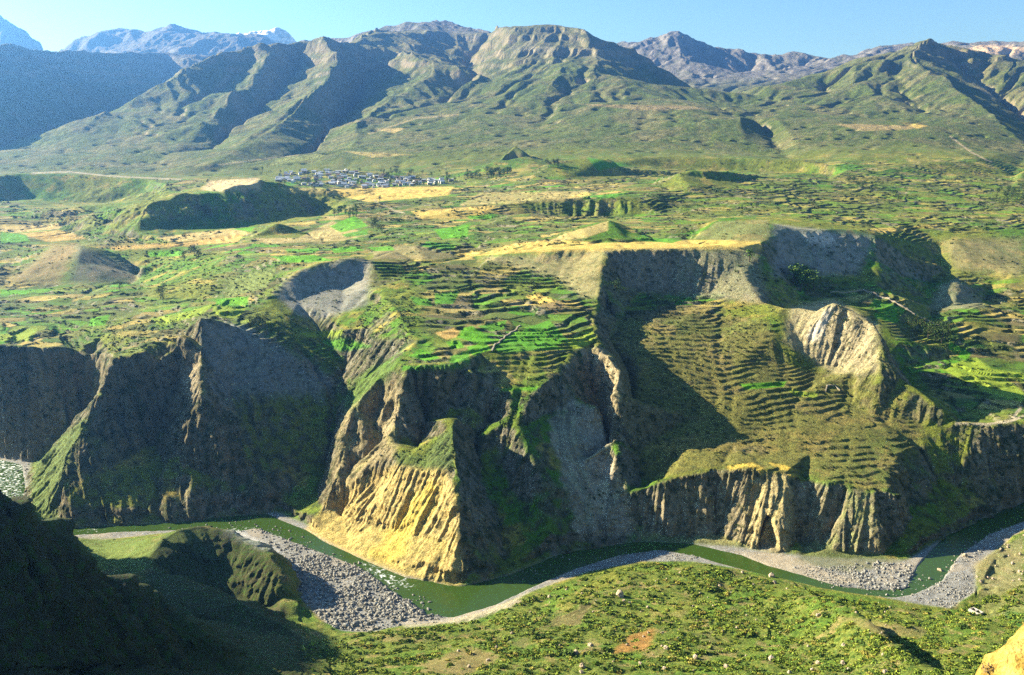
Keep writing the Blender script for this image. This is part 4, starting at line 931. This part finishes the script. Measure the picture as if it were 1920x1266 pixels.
for _ in range(70): extra.append((rng.uniform(1790, 1925), rng.uniform(985, 1095), rng.uniform(.5, 1.5), 'talus'))
for k, (u, v, r, lab) in enumerate(big + extra):
    q = hit(u, v)
    if field(RIVs, q.x, q.y) > .5 and k > 20: continue
    b_ = link('boulder', hmesh[k % 4]); b_.location = (q.x, q.y, q.z + r * .3); b_.rotation_euler = (0, 0, rng.uniform(0, 6.28)); b_.scale = (r * 1.05, r * .9, r * .85)
    if lab == 'talus': tag(b_, 'boulder in the rocky scatter on the right hand river bank', 'boulder', 'boulders scattered on the right bank')
    elif lab: tag(b_, lab, 'boulder', 'boulders on the near bank')
    else: tag(b_, 'small tan boulder among the low bushes of the near bank', 'boulder', 'boulders on the near bank')
# --- the sunlit yellow rock beside the camera
rv, rf = stone_shape(5, .22, 360)
rv = rv + .05 * (1 - 2 * np.abs(noise3(rv[:, 0] * 3, rv[:, 1] * 3, rv[:, 2] * 3, 363)))[:, None] * rv + .035 * noise3(rv[:, 0] * 7, rv[:, 1] * 7, rv[:, 2] * 7, 361)[:, None] * rv + .015 * noise3(rv[:, 0] * 19, rv[:, 1] * 19, rv[:, 2] * 19, 362)[:, None] * rv
ro_ = link('rock', mesh_np('rock', rv * 2.4, rf, [M_rock])); p = pd(2120, 1440, 14.5); ro_.location = p; ro_.rotation_euler = (.3, .2, 1.0)
tag(ro_, 'bright yellow sunlit rock in the bottom right corner, nearest to the viewer', 'rock')
bv, bf = leaf_shape(120, .018, lambda: rng.normal(0, 1, 3) * np.array([.045, .045, .05]) + np.array([0, 0, .07]))
tw = empty('dry_bush', (0, 0, 0), 'small dry brown bush growing at the left edge of the bright yellow rock', 'bush')
link('foliage', mesh_np('foliage', bv, bf, [M_dry], False), tw); tw.location = pd(1852, 1262, 14.0)
# --- low bushes of the near bank
def dome(): 
    a = rng.uniform(0, 6.283); r = rng.uniform(0, 1) ** .5; h = (1 - r * r) ** .5 * rng.uniform(.35, 1)
    return np.array([r * math.cos(a), r * math.sin(a), h * .85])
bush = [leaf_shape(34, .36, dome) for _ in range(6)]
poly = [(590,1275),(560,1215),(640,1190),(760,1182),(900,1165),(1000,1118),(1120,1072),(1220,1055),(1310,1055),(1450,1092),(1560,1115),(1700,1140),(1790,1148),(1850,1120),(1925,1095),(2150,1095),(2150,1275)]
def pick(poly, n, z0=8):
    p = np.array(poly, float); uv = rng.uniform(p.min(0), p.max(0), (n, 2)); uv = uv[inpoly(uv[:, 0], uv[:, 1], poly)]
    return uv
def drop_on(uv, dmin=0):
    """first ground met along each line of sight"""
    b = (633 - uv[:, 1]) / F; dy = cp + b * sp; T = (-sp + b * cp) / dy
    out = np.full((len(uv), 3), np.nan)
    for a0 in range(0, len(uv), 400):
        sl = slice(a0, a0 + 400)
        Yr = rowsY[rowsY > dmin][None]
        x = ((uv[sl, 0] - 960) / F / dy[sl])[:, None] * Yr
        g = ground(x, Yr + 0 * x); ok = g >= CZ + T[sl][:, None] * Yr
        k = np.argmax(ok, 1); has = ok.any(1); r = np.arange(len(k))
        out[sl] = np.where(has[:, None], np.stack([x[r, k], np.broadcast_to(Yr, x.shape)[r, k], g[r, k]], 1), np.nan)
    return out[~np.isnan(out[:, 0])]
g_ = drop_on(pick(poly, 34000), 300)
band = 1 - np.abs(noise2(g_[:, 0] / 26 + g_[:, 1] / 60, g_[:, 1] / 17 - g_[:, 0] / 60, 401)) * 2.6
keep = (rng.uniform(size=len(g_)) < np.clip(.02 + .5 * field(NBR, g_[:, 0], g_[:, 1]) + 1.0 * band + .5 * noise2(g_[:, 0] / 60, g_[:, 1] / 60, 402), .05, .95)) & (field(RIVs, g_[:, 0], g_[:, 1]) < .3)
for pc in ([(1138,1228),(1185,1188),(1228,1178),(1220,1215),(1180,1225)], [(785,1262),(800,1240),(880,1212),(945,1230),(880,1266)], [(1008,1180),(1060,1150),(1125,1120),(1085,1172)], [(1570,1150),(1640,1165),(1740,1182),(1730,1198),(1640,1190)], [(1240,1155),(1290,1140),(1280,1160)]):
    uu, vv = project(g_[:, 0], g_[:, 1], g_[:, 2]); keep &= ~(inpoly(uu, vv, pc) & (rng.uniform(size=len(g_)) < .92))
g_ = g_[keep]
r_ = .6 + 1.2 * rng.uniform(size=len(g_)) ** 2.2
big_ = rng.uniform(size=len(g_)) < .04; r_[big_] *= 1.7
od = np.argsort(-r_ / g_[:, 1]); g_, r_ = g_[od], r_[od]; n = len(g_)
wh = rng.integers(0, 6, n); ro = rng.uniform(0, 6.28, n); scl = r_[:, None] * np.stack([rng.uniform(.9, 1.4, n), rng.uniform(.9, 1.3, n), rng.uniform(.7, 1.1, n)], 1)
loc = g_ - np.array([0, 0, .12])
v, f = merged(bush, wh[300:], loc[300:], scl[300:], ro[300:])
nq = len(bush[0][1]); fi_ = np.repeat(rng.choice(3, len(f) // nq, p=[.58, .12, .30]), nq)
o = link('low_bushes', mesh_np('low_bushes', v, f, [M_shrub, M_shrub2, M_shrub3], False, fi_)); o['kind'] = 'stuff'
bm_ = [mesh_np('bush', *leaf_shape(70, .27, dome), [m_], False) for m_ in (M_shrub, M_shrub3, M_shrub, M_shrub3, M_shrub2, M_shrub)]
for k in range(min(300, n)):
    b_ = link('bush', bm_[rng.integers(6)]); b_.location = loc[k]; b_.scale = scl[k]; b_.rotation_euler = (0, 0, ro[k])
    tag(b_, 'one of the larger green bushes on the grassy near bank', 'bush', 'larger bushes on the near bank')
print('near bushes', n)
# --- scrub over the far side: hedges on terrace walls, thickets in the gullies
scr = [leaf_shape(9, .55, dome) for _ in range(6)]
uv = rng.uniform([-20, 300], [1940, 1095], (90000, 2)); uv[:, 1] = 300 + (uv[:, 1] - 300) * rng.uniform(.25, 1, len(uv)) ** .5
gs_ = drop_on(uv, 560); x, y, z = gs_.T
ris = np.maximum(field(RISER, x, y), .7 * field(HEDGE, x, y)); sl_ = field(SL2, x, y); dens = fbm2(x / 70, y / 70, 3, 411) + .6 * noise2(x / 14, y / 14, 412)
u, v = project(x, y, z)
pr = .04 + .6 * ris + .22 * np.clip(dens, -.3, 1)
pr = np.where(sl_ > 1.1, pr * .35, pr)
thick = np.zeros(len(x))
for pt, a in (([(640,740),(650,640),(690,570),(770,540),(790,600),(760,660),(700,700)], .9), ([(560,640),(640,600),(700,640),(660,700),(560,690)], .5), ([(190,600),(340,600),(360,620),(280,665),(200,665)], .8), ([(470,590),(560,600),(560,690),(470,640)], .6), ([(280,440),(420,480),(400,560),(260,540)], .6), ([(740,850),(850,800),(858,880),(800,888),(740,872)], .8), ([(900,740),(1020,740),(1010,800),(940,800)], .7),
              ([(1690,590),(1790,580),(1790,680),(1690,650)], .6), ([(1450,500),(1560,520),(1560,550),(1440,550)], .5), ([(1100,640),(1420,560),(1430,830),(1180,900)], .25), ([(430,545),(520,480),(560,500),(480,580)], .3)):
    thick = np.maximum(thick, a * inpoly(u, v, pt))
fwx = field(FW, x, y); pr = pr * (1 - .75 * fwx * (ris < .3)); pr = np.maximum(pr, thick) * (1 - field(RIVs, x, y)) * sstep(3000, 2200, y)
for pt in ([(890,478),(1130,450),(1430,450),(1430,470),(1130,472)], [(600,352),(850,350),(840,372),(690,380)], [(0,425),(160,425),(165,455),(0,455)], [(205,470),(470,425),(480,445),(340,470)], [(500,480),(620,478),(620,495),(520,493)], [(836,616),(925,612),(925,668),(840,682)], [(580,990),(740,880),(860,925),(865,1095),(680,1045)], [(1510,640),(1565,560),(1550,600)], [(480,440),(690,400),(690,450),(500,458)]):
    pr = np.where(inpoly(u, v, pt), pr * .08, pr)
kp = rng.uniform(size=len(x)) < pr; x, y, z = x[kp], y[kp], z[kp]; n = len(x)
rr = (.7 + 1.3 * rng.uniform(size=n) ** 2) * np.clip(y / 1200, .8, 1.5)
scl = rr[:, None] * np.stack([rng.uniform(.9, 1.5, n), rng.uniform(.9, 1.3, n), rng.uniform(.7, 1.3, n)], 1)
v_, f_ = merged(scr, rng.integers(0, 6, n), np.stack([x, y, z - .2], 1), scl, rng.uniform(0, 6.28, n))
o = link('scrub_cover', mesh_np('scrub_cover', v_, f_, [M_scrub], False)); o['kind'] = 'stuff'
print('scrub', n)
# --- trees: tapered trunk with limbs, crown of leaf clumps
def tube(P, R, n=6):
    P = [Vector(p) for p in P]; V = []; Fc = []
    for i, (p, r) in enumerate(zip(P, R)):
        d = (P[min(i + 1, len(P) - 1)] - P[max(i - 1, 0)]).normalized(); a = d.orthogonal().normalized(); b = d.cross(a)
        V += [(p + (a * math.cos(k * 6.283 / n) + b * math.sin(k * 6.283 / n)) * r)[:] for k in range(n)]
        if i: Fc += [((i - 1) * n + k, (i - 1) * n + (k + 1) % n, i * n + (k + 1) % n, i * n + k) for k in range(n)]
    return np.array(V), np.array(Fc)
def make_tree(kind, seed):
    r = random.Random(seed); V, Fc, tips = [], [], []
    def add(P, R):
        nonlocal V, Fc
        v, f = tube(P, R); off = sum(len(q) for q in V); V.append(v); Fc.append(f + off)
    H = 1.0; add([(0, 0, -.03), (r.uniform(-.02, .02), r.uniform(-.02, .02), .4), (r.uniform(-.03, .03), 0, .85)], [.035, .024, .008])
    wd, lo = {'tall': (.16, .18), 'round': (.36, .25), 'bushy': (.45, .08)}[kind]
    for k in range(12):
        a = r.uniform(0, 6.28); h = r.uniform(lo, .85); w = wd * (1 - .55 * abs(h - .5)) * r.uniform(.5, 1)
        e = (w * math.cos(a), w * math.sin(a), h + r.uniform(.05, .16)); add([(0, 0, h - .06), (e[0] * .5, e[1] * .5, h + .02), e], [.012, .008, .003]); tips.append(np.array(e))
    tips += [np.array([0, 0, .92]), np.array([0, 0, .8])]
    s = .085 if kind == 'tall' else .12
    cv, cf = leaf_shape(300 if kind != 'tall' else 240, .045, lambda: tips[rng.integers(len(tips))] + rng.normal(0, s, 3) * np.array([1, 1, .9]))
    cv[:, 2] = np.maximum(cv[:, 2], .04)
    return mesh_np('trunk', np.concatenate(V), np.concatenate(Fc), [M_bark]), (cv, cf)
kinds = {}
for kd in ('tall', 'round', 'bushy'):
    kinds[kd] = []
    for k in range(3):
        tr, (cv, cf) = make_tree(kd, 50 + k); kinds[kd].append((tr, mesh_np('crown', cv, cf, [M_euc if kd == 'tall' else M_tree], False)))
def tree(u, v, hpx, kd, label, group, name='tree', wid=1.0):
    q = hit(u, v); h = hpx * q.y * 1.03 / F
    t = empty(name, q, label, 'tree', group, rng.uniform(0, 6.28))
    tr, cr = kinds[kd][rng.integers(3)]
    t.scale = (h * wid, h * wid, h)
    link('trunk', tr, t); link('crown', cr, t)
for u, v in [(1487,532),(1495,538),(1502,545),(1508,534),(1514,547),(1520,538),(1526,544),(1500,528),(1511,526),(1492,525)]: tree(u, v, rng.uniform(24, 32), 'tall', 'tall sunlit green tree in the clump below the shaded grey cliff', 'grove below the shaded cliff', wid=1.5)
tree(1153, 552, 24, 'round', 'lone bright green tree standing in the shadow below the plateau rim', None)
tree(1405, 492, 22, 'tall', 'lone tree on the plateau edge left of the shaded grey cliff', None, wid=1.7)
for u, v in [(627,408),(634,404),(640,400),(647,398),(649,406),(657,404),(662,408),(667,400),(669,407),(655,412)]: tree(u, v, rng.uniform(12, 18), 'tall', 'slim dark tree in the row between bright green fields of the middle plateau', 'trees among the plateau fields')
for u, v in [(746,518),(752,515),(757,519),(773,517),(779,514),(784,518)]: tree(u, v, rng.uniform(11, 17), 'tall', 'slim dark tree on the narrow terraces above the centre slope', 'trees on the upper terraces')
for u, v in [(700,432),(705,428),(709,434),(703,423),(716,436)]: tree(u, v, rng.uniform(12, 17), 'round', 'dark tree in the small clump beside the bright field right of the slim row', 'clump on the middle plateau')
for u, v, h in [(712,378,9),(604,457,9),(651,461,9)]: tree(u, v, h, 'round', {712: 'single dark tree at the front edge of the yellow fields near the village', 604: 'left one of two single trees on the field bank left of centre', 651: 'right one of two single trees on the field bank left of centre'}[u], None)
for u, v in [(476,610),(484,606),(491,612),(498,607),(469,614),(487,618)]: tree(u, v, rng.uniform(13, 20), 'bushy', 'bright bushy tree behind the pointed grey hill of the left cliff', 'trees behind the grey hill')
for u, v in [(304,552),(308,544),(301,560),(306,568),(225,545),(365,480),(372,486),(358,476),(346,490)]: tree(u, v, rng.uniform(12, 20), 'round', 'dark tree in the wooded gully through the left hand fields', 'trees in the left gully')
for u, v in [(1745,625),(1752,632),(1760,622),(1768,630),(1775,636),(1757,642),(1765,644),(1740,634),(1778,628)]: tree(u, v, rng.uniform(18, 28), 'bushy', 'dark spreading tree in the shaded grove by the pale field wall', 'grove by the pale wall')
for u, v in [(1703,607),(1710,612),(1718,606),(1725,614),(1733,610),(1712,620)]: tree(u, v, rng.uniform(12, 18), 'bushy', 'low dark tree at the end of the terraced fields left of the shaded grove', 'trees at the field edge')
for u, v in [(340,405),(349,408),(384,398),(388,404),(431,396),(436,402),(362,410)]: tree(u, v, rng.uniform(9, 13), 'tall', 'small pale tree on the dark shaded face of the flat topped hill', 'trees on the dark hill')
for k in range(85):
    u, v = rng.uniform(485, 840), rng.uniform(322, 352)
    tree(u, v, rng.uniform(5, 9), ['round', 'tall', 'bushy'][k % 3], 'small tree standing among the houses of the distant village', 'trees in the village')
for k in range(46):
    u = rng.uniform(832, 960); v = 339 - (u - 832) * .10 + rng.uniform(-5, 5); tree(u, v, rng.uniform(7, 13), ['round', 'tall'][k % 2], 'small tree in the dark belt of trees right of the village', 'tree belt right of the village')
for k in range(9): tree(rng.uniform(1025, 1052), rng.uniform(308, 316), rng.uniform(7, 11), 'round', 'dark tree in the small wood left of the low flat hill beyond the village', 'wood by the low hill')
for k in range(26): tree(rng.uniform(1860, 1925), rng.uniform(352, 388), rng.uniform(8, 14), 'round', 'dark tree of the wood at the right hand edge below the mountain', 'wood at the right edge')
for k in range(24):
    u = rng.uniform(1590, 1700); tree(u, 340 + (u - 1590) * .35 + rng.uniform(-6, 6), rng.uniform(6, 10), 'round', 'small dark tree along the hedge line of the right hand terraces', 'hedge trees on the right')
# --- village
M_wl = plain_mat('house_wall', (.40, .35, .28), var=.1); M_ww = plain_mat('whitewash', (.62, .60, .56), var=.06); M_rf = plain_mat('metal_roof', (.36, .40, .44), var=.12); M_r2 = plain_mat('brown_roof', (.26, .19, .13), var=.15); M_dk = plain_mat('dark_opening', (.02, .02, .02))
def house_mesh(wall, roof, kind):
    import bmesh
    V = [(-.5,-.5,-.3),(.5,-.5,-.3),(.5,.5,-.3),(-.5,.5,-.3),(-.5,-.5,.5),(.5,-.5,.5),(.5,.5,.5),(-.5,.5,.5)]
    Fc = [(0,1,5,4),(1,2,6,5),(2,3,7,6),(3,0,4,7)]; mi = [0]*4
    if kind == 'gable':
        V += [(-.5,0,.8),(.5,0,.8),(-.56,-.58,.47),(.56,-.58,.47),(.56,.58,.47),(-.56,.58,.47),(-.56,0,.83),(.56,0,.83)]
        Fc += [(4,8,7,7),(5,6,9,9),(10,11,15,14),(12,13,14,15)]; mi += [0,0,1,1]
    else:
        V += [(-.55,-.55,.52),(.55,-.55,.52),(.55,.55,.64),(-.55,.55,.64),(-.55,-.55,.46),(.55,-.55,.46)]
        Fc += [(8,9,10,11),(12,13,9,8)]; mi += [1,1]
    for x0, x1, z0, z1 in ((-.32,-.18,.05,.3),(.18,.32,.05,.3),(-.07,.07,-.3,.28)):
        k = len(V); V += [(x0,-.505,z0),(x1,-.505,z0),(x1,-.505,z1),(x0,-.505,z1)]; Fc.append((k,k+1,k+2,k+3)); mi.append(2)
    me = bpy.data.meshes.new('house'); me.from_pydata(V, [], [tuple(dict.fromkeys(q)) for q in Fc]); 
    for m in (wall, roof, M_dk): me.materials.append(m)
    me.polygons.foreach_set('material_index', mi); return me
hm = [house_mesh(M_ww, M_rf, 'gable'), house_mesh(M_wl, M_rf, 'gable'), house_mesh(M_wl, M_r2, 'gable'), house_mesh(M_ww, M_rf, 'flat'), house_mesh(M_wl, M_rf, 'flat')]
vp = [(520,330),(560,318),(600,322),(640,318),(700,330),(780,335),(850,338),(852,344),(760,350),(690,354),(620,352),(560,348),(520,342)]
used = []
hu = pick(vp, 900); hq_ = drop_on(hu, 1500)
for q in hq_:
    if len(used) >= 150: break
    if any((q[0] - a) ** 2 + (q[1] - b) ** 2 < 15 ** 2 for a, b in used): continue
    used.append((q[0], q[1])); k = len(used)
    h_ = link('house', hm[[0, 3, 1, 4, 0, 2][k % 6]]); L = rng.uniform(9, 17); h_.scale = (L, rng.uniform(7, 10), rng.uniform(5.5, 8.5)); h_.location = (q[0], q[1], q[2] + 1.5)
    h_.rotation_euler = (0, 0, math.radians(12 + rng.choice([0, 90, 180]) * 1.0 if k % 3 else 12) + rng.normal() * .05)
    tag(h_, 'small pale house with a light roof in the distant village below the mountains', 'house', 'houses of the distant village')
print('houses', len(used))
# --- field walls of piled stone
M_fw = stone_mat('field_wall_stone', (.20, .17, .11), (.38, .32, .23), .8)
def field_wall(pts_, label, hgt=1.1, wid=.9):
    P = []
    for (u1, v1), (u2, v2) in zip(pts_, pts_[1:]):
        a, b = hit(u1, v1), hit(u2, v2); nn = max(1, int((b - a).length / 2.2))
        for k in range(nn): P.append(a.lerp(b, k / nn))
    P.append(b); V, Fc = [], []
    for i, p in enumerate(P):
        d = P[min(i + 1, len(P) - 1)] - P[max(i - 1, 0)]; d.z = 0; d.normalize(); s_ = Vector((-d.y, d.x, 0))
        z = float(ground(p.x, p.y)); h1 = hgt * random.uniform(.7, 1.2); w1 = wid * random.uniform(.85, 1.15) / 2; j_ = s_ * random.uniform(-.12, .12)
        c = Vector((p.x, p.y, z)) + j_
        V += [(c - s_ * w1 * 1.3 - Vector((0, 0, 1)))[:], (c - s_ * w1 + Vector((0, 0, h1)))[:], (c + s_ * w1 + Vector((0, 0, h1 * random.uniform(.85, 1.1))))[:], (c + s_ * w1 * 1.3 - Vector((0, 0, 1)))[:]]
        if i: o_ = 4 * (i - 1); Fc += [(o_, o_ + 4, o_ + 5, o_ + 1), (o_ + 1, o_ + 5, o_ + 6, o_ + 2), (o_ + 2, o_ + 6, o_ + 7, o_ + 3)]
    Fc += [(0, 1, 2, 3), (4 * len(P) - 1, 4 * len(P) - 2, 4 * len(P) - 3, 4 * len(P) - 4)]
    me = bpy.data.meshes.new('field_wall'); me.from_pydata(V, [], Fc); me.materials.append(M_fw)
    tag(link('field_wall', me), label, 'wall')
field_wall([(1618,545),(1640,551),(1660,560),(1690,574),(1715,590),(1738,602),(1762,611)], 'long pale stone wall running down between the shaded field and the small rocky hill', 1.8, 2.6)
field_wall([(1557,549),(1590,549),(1618,545)], 'short pale stone wall along the top of the lit field left of the long wall', 1.2, 1.6)
field_wall([(922,660),(926,650),(938,640),(955,628),(975,612)], 'pale winding stone channel wall between bright green fields in the centre', 1.3, 1.6)
field_wall([(1548,736),(1550,726),(1565,724),(1575,734)], 'curved pale stone wall around a small pen on the right hand ridge', 1.2, 1)
# --- the roofless hut on the right bank
q = hit(1830, 1150); hut = empty('hut', q, 'small pale roofless hut with two open rooms on the green right bank', 'hut', None, math.radians(-62))
M_hw = plain_mat('hut_wall', (.42, .37, .31), var=.1); M_hf = plain_mat('hut_floor', (.12, .10, .07))
def box(name, x0, x1, y0, y1, z0, z1, m):
    V = [(x, y, z) for x in (x0, x1) for y in (y0, y1) for z in (z0, z1)]
    me = bpy.data.meshes.new(name); me.from_pydata(V, [], [(0,1,3,2),(4,6,7,5),(0,4,5,1),(2,3,7,6),(0,2,6,4),(1,5,7,3)]); me.materials.append(m); return link(name, me, hut)
for a in ((-4.2,4.2,-2.6,-2),(-4.2,4.2,2,2.6)): box('wall', *a, -1, 2.2, M_hw)
for a in (-4.2, -.3, 3.6): box('cross_wall', a, a + .6, -2, 2, -1, 2.15, M_hw)
box('lintel', -4.9, -4.2, -2.3, 2.3, -1, 1.2, M_hw); box('floor', -3.6, 3.6, -2, 2, -1, .05, M_hf)
# ------------------------------------------------------------------ air, light, camera
def haze_box():
    me = bpy.data.meshes.new('haze')
    x0, x1, y0, y1, z0, z1 = -26000, 16000, -300, 13800, HZ0, HZ1
    v = [(x, y, z) for x in (x0, x1) for y in (y0, y1) for z in (z0, z1)]
    me.from_pydata(v, [], [(0, 1, 3, 2), (4, 6, 7, 5), (0, 4, 5, 1), (2, 3, 7, 6), (0, 2, 6, 4), (1, 5, 7, 3)])
    o_ = bpy.data.objects.new('haze', me); C.objects.link(o_); o_['kind'] = 'stuff'
    m = bpy.data.materials.new('haze'); m.use_nodes = True
    n = m.node_tree.nodes; n.remove(n['Principled BSDF'])
    pv = n.new('ShaderNodeVolumePrincipled')
    pv.inputs['Color'].default_value = HAZE_COL; pv.inputs['Density'].default_value = HAZE_DENS; pv.inputs['Anisotropy'].default_value = HAZE_G
    pv.inputs['Absorption Color'].default_value = HAZE_ABS
    m.node_tree.links.new(pv.outputs[0], n['Material Output'].inputs['Volume'])
    me.materials.append(m)
HZ0, HZ1 = float(min(Z.min() - 1.5, -3)), float(Z.max() + 40)
HAZE_COL = (.15, .42, 1.0, 1); HAZE_DENS = 6.8e-5; HAZE_G = .75; HAZE_ABS = (.5, .5, .5, 1)
SUN_EL, SUN_AZ = 23.5, 20.0            # height of the sun; its bearing, in degrees forward of due left
if not os.environ.get('NOHAZE'): haze_box()
az = math.radians(SUN_AZ); el = math.radians(SUN_EL)
sd_ = Vector((-math.cos(az) * math.cos(el), math.sin(az) * math.cos(el), math.sin(el)))
sl = bpy.data.lights.new('sun', 'SUN'); sl.energy = 5; sl.angle = math.radians(.5); sl.color = (1, .94, .80)
so = bpy.data.objects.new('sun', sl); C.objects.link(so); so.rotation_euler = sd_.to_track_quat('Z', 'Y').to_euler(); so.location = (0, 0, 3000)
w = bpy.data.worlds.new('World'); bpy.context.scene.world = w; w.use_nodes = True
nt = w.node_tree; bg = nt.nodes['Background']
sk = nt.nodes.new('ShaderNodeTexSky'); sk.sky_type = 'NISHITA'; sk.sun_disc = False; sk.sun_elevation = el
sk.sun_rotation = math.atan2(sd_.x, sd_.y); sk.altitude = 3400; sk.air_density = 1.0; sk.dust_density = 3.5; sk.ozone_density = 2.5
tn = nt.nodes.new('ShaderNodeMix'); tn.data_type = 'RGBA'; tn.blend_type = 'MULTIPLY'; tn.inputs['Factor'].default_value = 1; tn.inputs['B'].default_value = (.80, .98, 1.07, 1)
nt.links.new(sk.outputs[0], tn.inputs['A']); nt.links.new(tn.outputs['Result'], bg.inputs[0]); bg.inputs[1].default_value = .057
cam = bpy.data.cameras.new('camera'); cam.sensor_width = 36; cam.lens = 36 * F / 1920; cam.clip_start = .5; cam.clip_end = 120000
co = bpy.data.objects.new('camera', cam); C.objects.link(co); co.location = (0, 0, CZ); co.rotation_euler = (math.pi / 2 - PITCH, 0, 0)
sc = bpy.context.scene; sc.camera = co
sc.view_settings.view_transform = 'Standard'; sc.view_settings.look = 'None'; sc.view_settings.gamma = 1; sc.view_settings.exposure = 2.1
sc.cycles.use_denoising = False
sc.cycles.sample_clamp_indirect = 1.0; sc.cycles.sample_clamp_direct = 6.0
sc.cycles.max_bounces = 5; sc.cycles.volume_bounces = 0; sc.cycles.transparent_max_bounces = 16
